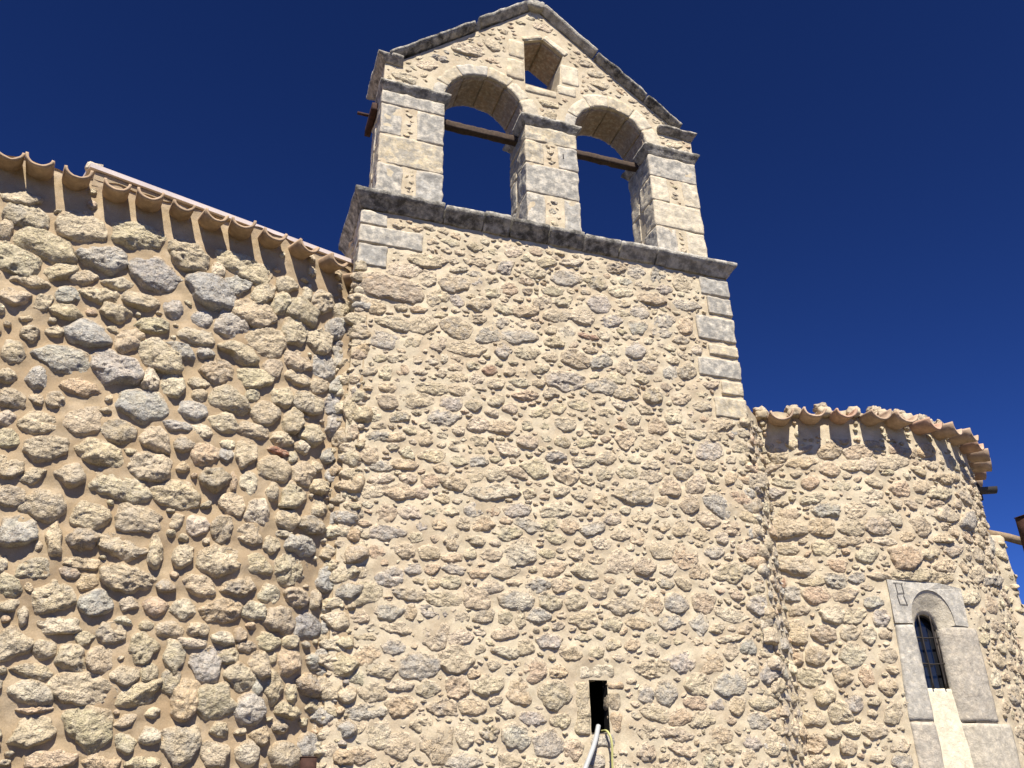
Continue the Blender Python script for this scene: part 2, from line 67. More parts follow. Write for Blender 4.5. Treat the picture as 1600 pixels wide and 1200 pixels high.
# ------------------------------------------------------------------ materials
def mat(name, base=(.5, .5, .5), tint=False, rough=.9, metal=0.0, var=.25, vscale=9, dark=None, dark_amt=.0, dark_scale=6, cream=None, cream_amt=0.0,
        bump=.5, bscale=50, bdist=.01, pits=0.0, pscale=60, grain=0.0, spec=.3, fine=.12, dlo=.44, crust=None):
    m = bpy.data.materials.new(name); m.use_nodes = True; N = m.node_tree.nodes; L = m.node_tree.links
    b = N['Principled BSDF']; b.inputs['Roughness'].default_value = rough; b.inputs['Metallic'].default_value = metal
    b.inputs['Specular IOR Level'].default_value = spec
    geo = N.new('ShaderNodeNewGeometry'); P = geo.outputs['Position']
    def noise(s, d=5, r=.6):
        n = N.new('ShaderNodeTexNoise'); n.inputs['Scale'].default_value = s; n.inputs['Detail'].default_value = d; n.inputs['Roughness'].default_value = r
        L.new(P, n.inputs['Vector']); return n.outputs['Fac']
    def ramp(x, a, c, lo=0.0, hi=1.0):
        r = N.new('ShaderNodeMapRange'); r.inputs['From Min'].default_value = a; r.inputs['From Max'].default_value = c
        r.inputs['To Min'].default_value = lo; r.inputs['To Max'].default_value = hi; L.new(x, r.inputs['Value']); return r.outputs['Result']
    def mix(fac, A, B, mode='MIX'):
        x = N.new('ShaderNodeMix'); x.data_type = 'RGBA'; x.blend_type = mode
        if isinstance(fac, float): x.inputs[0].default_value = fac
        else: L.new(fac, x.inputs[0])
        for s, v in ((6, A), (7, B)):
            if isinstance(v, tuple): x.inputs[s].default_value = (*v, 1) if len(v) == 3 else v
            else: L.new(v, x.inputs[s])
        return x.outputs[2]
    def mul(a, c):
        x = N.new('ShaderNodeMath'); x.operation = 'MULTIPLY'
        for s, v in ((0, a), (1, c)):
            if isinstance(v, (int, float)): x.inputs[s].default_value = v
            else: L.new(v, x.inputs[s])
        return x.outputs[0]
    if tint:
        at = N.new('ShaderNodeAttribute'); at.attribute_name = 'tint'; c = at.outputs['Color']; alpha = at.outputs['Alpha']
    else:
        rgb = N.new('ShaderNodeRGB'); rgb.outputs[0].default_value = (*base, 1); c = rgb.outputs[0]; alpha = None
    if cream:
        f = mul(ramp(noise(vscale*1.7, 6), .46, .66), cream_amt); c = mix(f, c, cream)
    if dark:
        f = ramp(noise(dark_scale, 7, .68), dlo, dlo+.16)
        f = mul(f, dark_amt) if alpha is None else mul(f, mul(alpha, dark_amt))
        c = mix(f, c, dark)
    if crust:     # pitted brown crust in patches
        f = mul(ramp(noise(75, 5, .75), .46, .58), ramp(noise(7.5, 4), .40, .60)); c = mix(mul(f, crust[1]), c, crust[0])
    v = ramp(noise(vscale, 6), .3, .7, 1-var, 1+var); vv = N.new('ShaderNodeCombineColor')
    for i in range(3): L.new(v, vv.inputs[i])
    c = mix(1.0, c, vv.outputs[0], 'MULTIPLY')
    v2 = ramp(noise(110, 4, .7), .3, .7, 1-fine, 1+fine); vv = N.new('ShaderNodeCombineColor')
    for i in range(3): L.new(v2, vv.inputs[i])
    c = mix(1.0, c, vv.outputs[0], 'MULTIPLY')
    L.new(c, b.inputs['Base Color'])
    bp = N.new('ShaderNodeBump'); bp.inputs['Strength'].default_value = bump; bp.inputs['Distance'].default_value = bdist
    L.new(noise(bscale, 8, .7), bp.inputs['Height']); out = bp.outputs[0]
    if pits:
        vo = N.new('ShaderNodeTexVoronoi'); vo.inputs['Scale'].default_value = pscale; L.new(P, vo.inputs['Vector'])
        pm = mul(ramp(vo.outputs['Distance'], .0, .42), ramp(noise(13, 3), .40, .62, .0, 1.0))
        b2 = N.new('ShaderNodeBump'); b2.inputs['Strength'].default_value = pits; b2.inputs['Distance'].default_value = .012
        L.new(pm, b2.inputs['Height']); L.new(out, b2.inputs['Normal']); out = b2.outputs[0]
    if grain:
        b3 = N.new('ShaderNodeBump'); b3.inputs['Strength'].default_value = grain; b3.inputs['Distance'].default_value = .003
        L.new(noise(260, 3, .7), b3.inputs['Height']); L.new(out, b3.inputs['Normal']); out = b3.outputs[0]
    L.new(out, b.inputs['Normal'])
    return m

GREY = (.36, .35, .322)
M = {}
M['stone'] = mat('rubble_stone', tint=True, dark=GREY, dark_amt=.8, dark_scale=11, cream=(.70, .60, .44), cream_amt=.45, var=.16, vscale=14,
                 bump=1.0, bscale=34, bdist=.024, pits=1.0, pscale=80, fine=.15, crust=((.24, .185, .125), .62))
M['ashlar'] = mat('weathered_ashlar', tint=True, dark=(.25, .24, .215), dark_amt=.95, dark_scale=11, dlo=.40, cream=(.64, .57, .44), cream_amt=.6, var=.2, vscale=14,
                  bump=.75, bscale=45, bdist=.010, pits=.3, pscale=120, fine=.18)
M['ledge'] = mat('lichened_ledge_stone', tint=True, dark=(.065, .06, .05), dark_amt=1.0, dark_scale=8, dlo=.44, cream=(.58, .53, .43), cream_amt=.55, var=.3, vscale=12,
                 bump=.9, bscale=40, bdist=.015, pits=.4, fine=.25)
M['mortar_left'] = mat('brown_lime_mortar', base=(.375, .288, .18), var=.20, vscale=4.0, dark=(.27, .195, .115), dark_amt=.75, dark_scale=2.0, cream=(.48, .39, .27), cream_amt=.6,
                       bump=.6, bscale=16, bdist=.014, grain=.8, fine=.17)
M['mortar'] = mat('pale_lime_mortar', base=(.515, .445, .315), var=.17, vscale=4.5, dark=(.40, .315, .21), dark_amt=.65, dark_scale=2.6, cream=(.58, .50, .37), cream_amt=.6,
                  bump=.6, bscale=16, bdist=.014, grain=.8, fine=.17)
M['tile'] = mat('terracotta_tile', tint=True, var=.22, vscale=12, dark=(.26, .17, .10), dark_amt=.45, dark_scale=9, bump=.35, bscale=40, bdist=.006, grain=.3)
M['flash'] = mat('pale_pink_roof_edge', base=(.54, .475, .45), var=.12, vscale=3, rough=.75, bump=.1, bscale=20)
M['rust'] = mat('rusty_steel', base=(.058, .027, .019), var=.35, vscale=20, rough=.8, metal=.2, dark=(.035, .018, .013), dark_amt=.6, dark_scale=14, bump=.3, bscale=90, bdist=.003)
M['wood'] = mat('old_dark_timber', base=(.062, .042, .030), var=.35, vscale=24, bump=.5, bscale=60, bdist=.006)
M['iron'] = mat('wrought_iron', base=(.045, .038, .033), var=.3, rough=.6, metal=.5, bump=.4, bscale=80, bdist=.003)
M['hose'] = mat('grey_conduit', base=(.37, .38, .375), var=.06, rough=.5, bump=.05)
M['cable'] = mat('yellow_green_cable', base=(.42, .41, .16), var=.15, rough=.5, bump=.05)
M['log'] = mat('weathered_log', base=(.27, .20, .125), var=.3, vscale=20, bump=.5, bscale=60)
M['gutter'] = mat('dark_grey_gutter', base=(.06, .055, .052), var=.2, rough=.6, bump=.1)
M['mark'] = mat('dark_incised_line', base=(.07, .065, .06), var=.3, vscale=40, bump=.2)
M['dark_room'] = mat('interior_shade_black', base=(.010, .009, .008), var=.2)  # near-black base puts the shade inside the slot into the colour
M['ground'] = mat('dry_gravelly_ground', base=(.09, .072, .05), var=.25, vscale=.6, dark=(.08, .075, .045), dark_amt=.6, dark_scale=.25, bump=.6, bscale=9, bdist=.05, fine=.2)
gm = bpy.data.materials.new('window_glass'); gm.use_nodes = True
pb = gm.node_tree.nodes['Principled BSDF']; pb.inputs['Base Color'].default_value = (.012, .013, .016, 1); pb.inputs['Roughness'].default_value = .12
M['glass'] = gm

# ------------------------------------------------------------------ object helpers
col = scn.collection
def make(name, V, quads=None, tris=None, m=None, parent=None, tint=None, smooth=True, origin=None):
    V = np.asarray(V, dtype=np.float64)
    if origin is None: origin = (V.min(0)+V.max(0))/2
    origin = np.asarray(origin, float)
    me = bpy.data.meshes.new(name)
    q = np.asarray(quads if quads is not None else [], dtype=np.int32).reshape(-1, 4)
    t = np.asarray(tris if tris is not None else [], dtype=np.int32).reshape(-1, 3)
    me.vertices.add(len(V)); me.vertices.foreach_set('co', (V-origin).astype(np.float32).ravel())
    me.loops.add(q.size+t.size); me.loops.foreach_set('vertex_index', np.concatenate([q.ravel(), t.ravel()]))
    me.polygons.add(len(q)+len(t))
    me.polygons.foreach_set('loop_start', np.concatenate([np.arange(len(q))*4, q.size+np.arange(len(t))*3]).astype(np.int32))
    me.polygons.foreach_set('use_smooth', np.full(len(q)+len(t), smooth))
    if tint is not None:
        a = me.attributes.new('tint', 'FLOAT_COLOR', 'POINT'); tc = np.asarray(tint, np.float32)
        if tc.ndim == 1: tc = np.tile(tc, (len(V), 1))
        a.data.foreach_set('color', tc.ravel())
    me.update(calc_edges=True)
    if m: me.materials.append(M[m])
    o = bpy.data.objects.new(name, me); col.objects.link(o)
    if parent is not None:
        o.parent = parent; o.location = Vector(origin) - world_loc(parent)
    else: o.location = origin
    return o
def world_loc(o):
    v = Vector(o.location)
    while o.parent: o = o.parent; v += Vector(o.location)
    return v
def thing(name, label, cat, loc, group=None):
    o = bpy.data.objects.new(name, None); col.objects.link(o); o.location = loc; o.empty_display_size = .3
    o['label'] = label; o['category'] = cat
    if group: o['group'] = group
    return o
def tag(o, label, cat, group=None):
    o['label'] = label; o['category'] = cat
    if group: o['group'] = group
    return o

def rough_box(lo, hi, step=.04, amp=.006, rnd=.012, seed=0., nsc=9., fn=None, nmax=26):
    """box with rounded, worn edges and an uneven face; fn maps the points afterwards"""
    lo = np.array(lo, float); hi = np.array(hi, float); d = hi-lo
    n = np.clip(np.ceil(d/step).astype(int), 2, nmax)
    Vs, Qs, off = [], [], 0
    for ax in range(3):
        a, b = (ax+1) % 3, (ax+2) % 3
        for side in (0, 1):
            A, B = np.meshgrid(np.linspace(0, 1, n[a]+1), np.linspace(0, 1, n[b]+1), indexing='ij')
            P = np.zeros((A.size, 3)); P[:, a] = A.ravel(); P[:, b] = B.ravel(); P[:, ax] = side
            i = np.arange(n[a])[:, None]*(n[b]+1)+np.arange(n[b])[None]; i = i.ravel()
            q = np.stack([i, i+n[b]+1, i+n[b]+2, i+1], 1)
            if not side: q = q[:, ::-1]
            Vs.append(P); Qs.append(q+off); off += len(P)
    P = np.vstack(Vs); Q = np.vstack(Qs)
    key = np.round(P*1000).astype(int); _, idx, inv = np.unique(key, axis=0, return_index=True, return_inverse=True)
    P = P[idx]; Q = inv.ravel()[Q]; P = lo+P*d
    if rnd:
        r = min(rnd, d.min()*.45); C = np.clip(P, lo+r, hi-r); D = P-C; ln = np.linalg.norm(D, axis=1); k = ln > r
        P[k] = C[k]+D[k]/ln[k, None]*r
    cen = (lo+hi)/2; D = (P-cen)/(d/2); D = np.sign(D)*np.abs(D)**6; D /= np.linalg.norm(D, axis=1)[:, None]+1e-9
    P = P + D*(amp*fbm(P, nsc, 3, seed))[:, None]
    if fn: P = fn(P)
    return P, Q
def add_box(name, lo, hi, m, parent, tint=None, flip=False, **k):
    P, Q = rough_box(lo, hi, **k)
    if m == 'ashlar' and tint is not None and 'fn' not in k:
        lo_ = np.array(lo); hi_ = np.array(hi); D = np.sort(np.minimum(P-lo_, hi_-P), axis=1)[:, 1]
        e = np.clip(1.25-(D+.018*fbm(P, 14, 3, 6))/.028, 0, 1)*.6; t4 = np.tile(np.asarray(tint, float), (len(P), 1))
        t4[:, :3] = t4[:, :3]*(1-e[:, None])+np.array([.56, .48, .36])*e[:, None]; t4[:, 3] *= 1-e; tint = t4
    return make(name, P, Q[:, ::-1] if flip else Q, None, m, parent, tint)
def tube(pts, r, n=10, caps=True):
    pts = np.array(pts, float); V = []; m_ = len(pts)
    for i, p in enumerate(pts):
        t = pts[min(i+1, m_-1)]-pts[max(i-1, 0)]; t /= np.linalg.norm(t)
        a = np.cross(t, (0, 0, 1) if abs(t[2]) < .9 else (1, 0, 0)); a /= np.linalg.norm(a); b = np.cross(t, a)
        th = np.linspace(0, 2*np.pi, n, endpoint=False)
        V.append(p + r*(np.cos(th)[:, None]*a+np.sin(th)[:, None]*b))
    V = np.vstack(V); Q = []
    for i in range(m_-1):
        for j in range(n): Q.append((i*n+j, i*n+(j+1) % n, (i+1)*n+(j+1) % n, (i+1)*n+j))
    T = []
    if caps:
        c0 = len(V); V = np.vstack([V, pts[:1], pts[-1:]])
        for j in range(n): T.append((c0, (j+1) % n, j)); T.append((c0+1, (m_-1)*n+j, (m_-1)*n+(j+1) % n))
    return V, Q, T

# ------------------------------------------------------------------ wall surfaces: (u, v) metres -> point, outward normal.  v is height above the eye
def sm(t): t = np.clip(t, 0, 1); return t*t*(3-2*t)
TOW_L, TOW_R, TOW_Y, BACK_Y = 1.10, 5.88, 8.0, 9.02
def map_T(u, v): 
    u = np.asarray(u, float); v = np.asarray(v, float)
    return np.stack([u, np.full_like(u, TOW_Y), v+EYE], -1), np.tile([0., -1., 0.], (len(u), 1))
def tow_r(v): return TOW_R - .10*sm((4.2-v)/4)
_LP = np.array([(-5.5,6.2),(-3.6,6.93),(-2.2,7.27),(-1.35,7.46),(-.5,7.64),(.1,7.77),(.4,7.87),(.65,7.99),(.85,8.10),(1.0,8.20),(1.14,8.34)])
def _cat(P, n=16):
    P = np.vstack([2*P[0]-P[1], P, 2*P[-1]-P[-2]]); o = []
    for i in range(1, len(P)-2):
        for k in range(n):
            t = k/n; a, b, c, d = P[i-1], P[i], P[i+1], P[i+2]
            o.append(.5*((2*b)+(-a+c)*t+(2*a-5*b+4*c-d)*t*t+(-a+3*b-3*c+d)*t**3))
    o.append(P[-2]); return np.array(o)
_L = _cat(_LP); _Lu = np.concatenate([[0], np.cumsum(np.hypot(*np.diff(_L, axis=0).T))])
_T = np.gradient(_L, axis=0); _T /= np.linalg.norm(_T, axis=1)[:, None]; _N = np.stack([_T[:, 1], -_T[:, 0]], 1)
L_END = _Lu[-1]
def map_L(u, v):
    u = np.asarray(u, float); v = np.asarray(v, float); b = .14*sm((5.3-v)/3.5)
    e = np.maximum(u-L_END, 0)
    nx = np.interp(u, _Lu, _N[:, 0]); ny = np.interp(u, _Lu, _N[:, 1]); n = np.hypot(nx, ny); nx /= n; ny /= n
    X = np.interp(u, _Lu, _L[:, 0])+nx*b - ny*e; Y = np.interp(u, _Lu, _L[:, 1])+ny*b + nx*e
    return np.stack([X, Y, v+EYE], -1), np.stack([nx, ny, 0*nx], -1)
CX, CY, R0 = 8.05, 10.88, 2.97
def map_R(u, v):
    a = np.asarray(u, float)/R0; v = np.asarray(v, float)
    return np.stack([CX+R0*np.sin(a), CY-R0*np.cos(a), v+EYE], -1), np.stack([np.sin(a), -np.cos(a), 0*a], -1)
GY = 8.06
def map_G(u, v):
    u = np.asarray(u, float); v = np.asarray(v, float)
    return np.stack([u, np.full_like(u, GY), v+EYE], -1), np.tile([0., -1., 0.], (len(u), 1))

# ------------------------------------------------------------------ rubble
COL = dict(t=(.53,.445,.295), g=(.47,.435,.365), G=(.40,.385,.345), c=(.63,.55,.40), C=(.60,.52,.39), p=(.54,.405,.26), d=(.42,.34,.225), r=(.27,.12,.075), o=(.58,.39,.21), X=(.30,.285,.255))
GREYNESS = dict(t=.35, g=1.0, G=1.0, c=.12, C=.2, p=.12, d=.65, r=0., o=0., X=.7)
NT = 72; TH = np.linspace(-np.pi, np.pi, NT+1)
def outline(rg):
    k = rg.integers(5, 9); ph = (np.arange(k)+rg.uniform(-.33, .33, k))*2*np.pi/k+rg.uniform(0, 6.28)
    d = rg.uniform(.66, 1.0, k); c = np.cos(TH[:, None]-ph[None]); r = np.where(c > .05, d/np.maximum(c, .05), 9.)
    r = -np.log(np.exp(-np.minimum(r, 4)*9).sum(1))/9
    r = .72*r+.28*.9
    for h in (3, 4, 5, 7): r = r*(1+rg.uniform(-.035, .035)*np.cos(h*TH+rg.uniform(0, 6.28)))
    x = r*np.cos(TH); y = r*np.sin(TH); s = 2/max(np.ptp(x), .5), 2/max(np.ptp(y), .5)
    x *= s[0]; y *= s[1]; x -= (x.max()+x.min())/2; y -= (y.max()+y.min())/2
    # back to polar, outline now fills the unit box
    th = np.arctan2(y, x); rr = np.hypot(x, y); o = np.argsort(th); r = np.interp(TH, th[o], rr[o], period=2*np.pi)
    return r
_pool = []
def pooled():
    if not _pool: _pool.extend(outline(rng) for _ in range(400))
    return _pool[rng.integers(400)]
_templates = {}
def stone_topology(n, k):
    if (n, k) not in _templates:
        Q = []; T = []
        for i in range(k-1):
            for j in range(n): a = 1+i*n+j; b = 1+i*n+(j+1) % n; Q.append((a, a+n, b+n, b))
        for j in range(n): T.append((0, 1+j, 1+(j+1) % n))
        _templates[(n, k)] = (np.array(Q, np.int32), np.array(T, np.int32))
    return _templates[(n, k)]
def build_stone(fmap, s):
    """s: dict c (u,v), A 2x2 half axes, r outline, H proudness, seed, col code. Returns verts, quads, tris, tint"""
    rg = np.random.default_rng(s['seed']); A = s['A']; a1 = np.linalg.norm(A[:, 0]); a2 = np.linalg.norm(A[:, 1]); size = (a1*a2)**.5
    res = s.get('res', .0125)
    n = int(np.clip(2*np.pi*max(a1, a2)*.8/res, 12, 72)); k = int(np.clip(size/res*.9, 4, 16))+2
    th = np.arange(n)/n*2*np.pi-np.pi
    ro = np.interp(th, TH, s['r'])
    rr = np.concatenate([np.linspace(0, 1, k-1)[1:]**.8, [1.035, 1.06]])
    R_ = rr[:, None]*ro[None]; x = np.concatenate([[0], (R_*np.cos(th)).ravel()]); y = np.concatenate([[0], (R_*np.sin(th)).ravel()])
    rho = np.concatenate([[0], np.repeat(rr, n)])
    H = s['H']; pw = rg.uniform(4, 9)
    prof = np.clip(1-np.clip(rho, 0, 1)**pw, 0, 1)**rg.uniform(.45, .7)
    top = np.ones_like(x)
    for _ in range(rg.integers(2, 5)):
        a = rg.uniform(0, 6.28); sl = rg.uniform(.25, .95); e = rg.uniform(-.15, .45)
        top = np.minimum(top, 1-sl*(x*np.cos(a)+y*np.sin(a)-e))
    a = rg.uniform(0, 6.28); top = top + rg.uniform(0, .22)*(x*np.cos(a)+y*np.sin(a))
    top = top*(1-s.get('lean', .45)*y)      # upper edges are buried in mortar, lower edges stand proud
    top = np.clip(top, s.get('tmin', .3), 1.5)
    h = H*prof*top
    uv = np.stack([x, y], 1) @ A.T + s['c']
    P2 = np.stack([uv[:, 0], uv[:, 1], h], 1)
    rough = s.get('rough', rg.uniform(.5, 1.25)); sd_ = s['seed'] % 97
    amp = min(.26*H+.004, .20*size)*rough
    inner = np.clip((1.06-rho)*6, .25, 1)
    n1 = fbm(P2, .55/size+5, 3, sd_); n2 = fbm(P2, 42., 2, sd_+3)
    rid = 1-np.abs(fbm(P2, 17., 2, sd_+9)); 
    h = h + inner*(amp*.75*n1 + .0075*rough*n2 + .017*rough*(rid-.78))
    du = fbm(P2, 1.1/size+4, 2, sd_+21); dv = fbm(P2, 1.1/size+4, 2, sd_+31)
    jit = np.clip(rho*1.3-.3, 0, 1)*.12*size
    uv = uv + np.stack([du, dv], 1)*jit[:, None] + np.stack([fbm(P2, 30, 2, sd_+41), fbm(P2, 30, 2, sd_+47)], 1)*(.0045*rough*np.clip(rho, 0, 1))[:, None]
    h[rho > 1.01] = -.018; h[rho > 1.05] = -.05
    base = s.get('base', 0.0)
    P, Nn = fmap(uv[:, 0], uv[:, 1]); V = P+Nn*(h+base)[:, None]
    q, t = stone_topology(n, len(rr))
    c = np.array(COL[s['k']]); g = GREYNESS[s['k']]
    c = c*(1-s.get('tone', 0))+np.array(MORT)*s.get('tone', 0)
    c = c*(1+rg.uniform(-.10, .10))*(1+rg.uniform(-.03, .03, 3))
    # mortar smeared over the rim of the stone
    k_ = np.clip((rho+.16*fbm(P2, 16, 2, sd_+51)+.22*y-s.get('smear', .80))/.22, 0, 1)*.9
    C4 = np.zeros((len(V), 4), np.float32); C4[:, :3] = np.clip(c, 0, .75)*(1-k_[:, None])+np.array(s.get('mcol', MORT))*1.13*k_[:, None]
    C4[:, 3] = np.clip(g*s.get('gs', .9)+rg.uniform(-.25, .25), 0, 1)*(1-k_)
    return V, q, t, C4

MORT = (.50, .415, .295); MORT_L = (.40, .31, .20)
class Wall:
    def __init__(self, fmap, u0, u1, v0, v1, res=.01):
        self.f = fmap; self.u0, self.u1, self.v0, self.v1, self.res = u0, u1, v0, v1, res
        self.nu = int((u1-u0)/res)+1; self.nv = int((v1-v0)/res)+1
        self.occ = np.zeros((self.nv, self.nu), bool); self.blk = np.zeros((self.nv, self.nu), bool)
        self.stones = []
    def grid(self):
        return np.meshgrid(self.u0+np.arange(self.nu)*self.res, self.v0+np.arange(self.nv)*self.res)
    def block(self, fn):
        U, V = self.grid(); self.blk |= fn(U, V)
    def rect(self, a, b, c, d): self.block(lambda U, V: (U > a) & (U < b) & (V > c) & (V < d))
    def stamp(self, c, A, r, scale=1.0):
        A = A*scale; ex = np.hypot(A[0, 0], A[0, 1])*1.15+self.res; ey = np.hypot(A[1, 0], A[1, 1])*1.15+self.res
        i0 = int((c[0]-ex-self.u0)/self.res); i1 = int((c[0]+ex-self.u0)/self.res)+2
        j0 = int((c[1]-ey-self.v0)/self.res); j1 = int((c[1]+ey-self.v0)/self.res)+2
        if i0 < 0 or j0 < 0 or i1 >= self.nu or j1 >= self.nv: 
            i0 = max(i0, 0); j0 = max(j0, 0); i1 = min(i1, self.nu-1); j1 = min(j1, self.nv-1)
            if i1 <= i0 or j1 <= j0: return None
        uu = self.u0+np.arange(i0, i1)*self.res-c[0]; vv = self.v0+np.arange(j0, j1)*self.res-c[1]
        det = A[0, 0]*A[1, 1]-A[0, 1]*A[1, 0]
        X = (A[1, 1]*uu[None]-A[0, 1]*vv[:, None])/det; Y = (-A[1, 0]*uu[None]+A[0, 0]*vv[:, None])/det
        t = np.arctan2(Y, X); idx = ((t+np.pi)/(2*np.pi)*NT).astype(int)
        return (slice(j0, j1), slice(i0, i1)), np.hypot(X, Y) < r[idx]
    def try_add(self, c, A, r, k, H, gap, pinned=False, seed=None, **kw):
        size = (abs(A[0, 0]*A[1, 1]-A[0, 1]*A[1, 0]))**.5
        if pinned:
            st = self.stamp(c, A, r, .7)
            if st is None: return False
            sl, mk = st; tot = mk.sum()
            if tot == 0 or (self.occ[sl] & mk).sum() > .30*tot or (self.blk[sl] & mk).sum() > .25*tot: return False
        else:
            st = self.stamp(c, A, r, 1+gap/size)
            if st is None: return False
            sl, mk = st
            if ((self.occ[sl] | self.blk[sl]) & mk).any(): return False
        st = self.stamp(c, A, r, 1+.3*gap/size); sl, mk = st; self.occ[sl] |= mk
        self.stones.append(dict(c=np.array(c, float), A=A, r=r, k=k, H=H, seed=int(seed if seed is not None else rng.integers(1e6)), size=size, **kw))
        return True
    def pins(self, txt, Hf, gap):
        for t in txt.split(';'):
            f = t.split(); q = [float(x) for x in f[:6]]; c = (q[0]/100, q[1]/100)
            A = np.array([[q[2], q[4]], [q[3], q[5]]])/1000*1.2
            r = outline(rng); k = f[6]; size = abs(np.linalg.det(A))**.5
            H = Hf(size)*(1.5 if k == 'X' else 1)*(1.15 if k in 'd' else 1)
            self.try_add(c, A, r, k, H, gap, True)
    def fill(self, sizes, tries, gap, Hf, kinds, aspect=(1.2, 2.1), tilt=.2):
        free = ~(self.occ | self.blk)
        for s in sizes:
            free = ~(self.occ | self.blk); J, I = np.nonzero(free)
            if not len(J): break
            for _ in range(int(tries*(.05/s)**1.4)):
                z = rng.integers(len(J)); j, i = J[z], I[z]
                if self.occ[j, i]: continue
                sc = s*rng.uniform(.8, 1.2); asp = rng.uniform(*aspect); a = rng.normal(0, tilt)
                R_ = np.array([[math.cos(a), -math.sin(a)], [math.sin(a), math.cos(a)]])
                A = R_ @ np.diag([sc*asp**.5, sc/asp**.5])
                self.try_add((self.u0+i*self.res, self.v0+j*self.res), A, pooled(), kinds[rng.integers(len(kinds))], Hf(sc), gap)
    def emit(self, parent, name='stone', limit=300, eye=(0, 0, EYE), **kw):
        eye = np.array(eye); sc = []
        for s in self.stones:
            P, Nn = self.f(np.array([s['c'][0]]), np.array([s['c'][1]])); d = eye-P[0]; L_ = np.linalg.norm(d)
            sc.append(s['size']**2/L_**2*max((d@Nn[0])/L_, .0)+1e-9*s['size'])
        order = np.argsort(sc)[::-1]; Vs, Qs, Ts, Cs, off = [], [], [], [], 0
        for n_, i in enumerate(order):
            s = self.stones[i]; s.update(kw)
            V, q, t, c = build_stone(self.f, s)
            if n_ < limit: make(name, V, q, t, 'stone', parent, c)
            else: Vs.append(V); Qs.append(q+off); Ts.append(t+off); Cs.append(c); off += len(V)
        if Vs:
            o = make('small_stones', np.vstack(Vs), np.vstack(Qs), np.vstack(Ts), 'stone', parent, np.vstack(Cs)); o['kind'] = 'stuff'
    def lift(self, us, vs):
        """how much the mortar is smeared up against the stones"""
        m_ = self.occ.astype(np.float32)
        for _ in range(2):
            for ax in (0, 1):
                k = 4; c = np.cumsum(np.pad(m_, [(k+1, k) if a == ax else (0, 0) for a in (0, 1)], mode='edge'), axis=ax)
                m_ = (np.take(c, range(2*k+1, c.shape[ax]), ax)-np.take(c, range(0, c.shape[ax]-2*k-1), ax))/(2*k+1)
        I = np.clip(((us-self.u0)/self.res).astype(int), 0, self.nu-1); J = np.clip(((vs-self.v0)/self.res).astype(int), 0, self.nv-1)
        ok = (us >= self.u0) & (us <= self.u1) & (vs >= self.v0) & (vs <= self.v1)
        return m_[J, I]*ok

def sheet(wall, fmap, us, vs, m, parent, name, up=.012, wav=.012, sink=.010, ufn=None, vtop=None, holes=(), fade=None, thick=None):
    U, V = np.meshgrid(us, vs); nv, nu = U.shape
    if ufn: U = ufn(U, V)
    if vtop is not None: V = V[0, 0] + (V-V[0, 0])*(vtop(U)-V[0, 0])/(V[-1, 0]-V[0, 0])
    u = U.ravel(); v = V.ravel(); P2 = np.stack([u, v, 0*u], 1)
    h = wav*fbm(P2, 2.6, 3, 5)+.006*fbm(P2, 14, 2, 8)+.0025*fbm(P2, 40, 2, 9)
    if wall is not None: h = h + up*wall.lift(u, v)
    if fade: 
        e = np.minimum(np.clip((U-U[:, :1])/.06, 0, 1), np.clip((U[:, -1:]-U)/.06, 0, 1)).ravel(); h = h*e
    P, N_ = fmap(u, v); X = P+N_*(h-.004-sink)[:, None]
    i = (np.arange(nv-1)[:, None]*nu+np.arange(nu-1)[None]).ravel()
    cu = ((U[:-1, :-1]+U[1:, 1:])/2).ravel(); cv = ((V[:-1, :-1]+V[1:, 1:])/2).ravel(); keep = np.ones(len(i), bool)
    for a, b, c, d in holes: keep &= ~((cu > a) & (cu < b) & (cv > c) & (cv < d))
    i = i[keep]; q = np.stack([i, i+1, i+nu+1, i+nu], 1)
    return make(name, X, q, None, m, parent)
def snapped(a, b, step, snaps=()):
    x = np.linspace(a, b, int((b-a)/step)+1)
    for s in snaps: x[np.argmin(np.abs(x-s))] = s
    return x

# ================================================================== GROUND
g = 1500.0
gr = make('ground', [(-g, -g, 0), (g, -g, 0), (g, g, 0), (-g, g, 0)], [(0, 1, 2, 3)], None, 'ground'); gr['kind'] = 'structure'

# ================================================================== BELL TOWER (the tall flat wall)
tower = thing('bell_tower', 'tall flat rubble tower with grey corner stones, a slot window and a ledge', 'tower', (3.5, 8.5, 0))
TW = Wall(map_T, TOW_L+.01, TOW_R-.005, -.5, 6.12)
quoins = [  # u0,u1,v0,v1,code
 (1.09,1.40,5.93,6.11,'g'),(1.09,1.82,5.68,5.92,'g'),(1.09,1.42,5.38,5.66,'G'),
 (5.47,5.89,5.84,6.09,'G'),(5.55,5.89,5.56,5.81,'g'),(5.35,5.895,5.17,5.50,'g'),(5.48,5.895,4.96,5.11,'t'),(5.30,5.90,4.65,4.90,'g'),(5.59,5.89,4.43,4.61,'t'),(5.46,5.90,4.12,4.38,'t')]
for a, b, c, d, k in quoins: TW.rect(a-.015, b+.015, c-.012, d+.012)
TW.rect(3.44, 3.99, .46, 1.25)
TW.block(lambda U, V: (U > tow_r(V)-.01) | (V > 6.09))
TW.pins(PINS_T, lambda s: .009+.085*s*rng.uniform(.3, 1.6), .010)
hT = lambda s: .008+.09*s*rng.uniform(.3, 1.5)
TW.fill([.10, .08, .062, .048], 5200, .012, hT, 'tttccptd', (1.2, 1.9))
TW.fill([.033, .024], 2600, .010, hT, 'ttccppdt', (1.1, 2.6), .35)
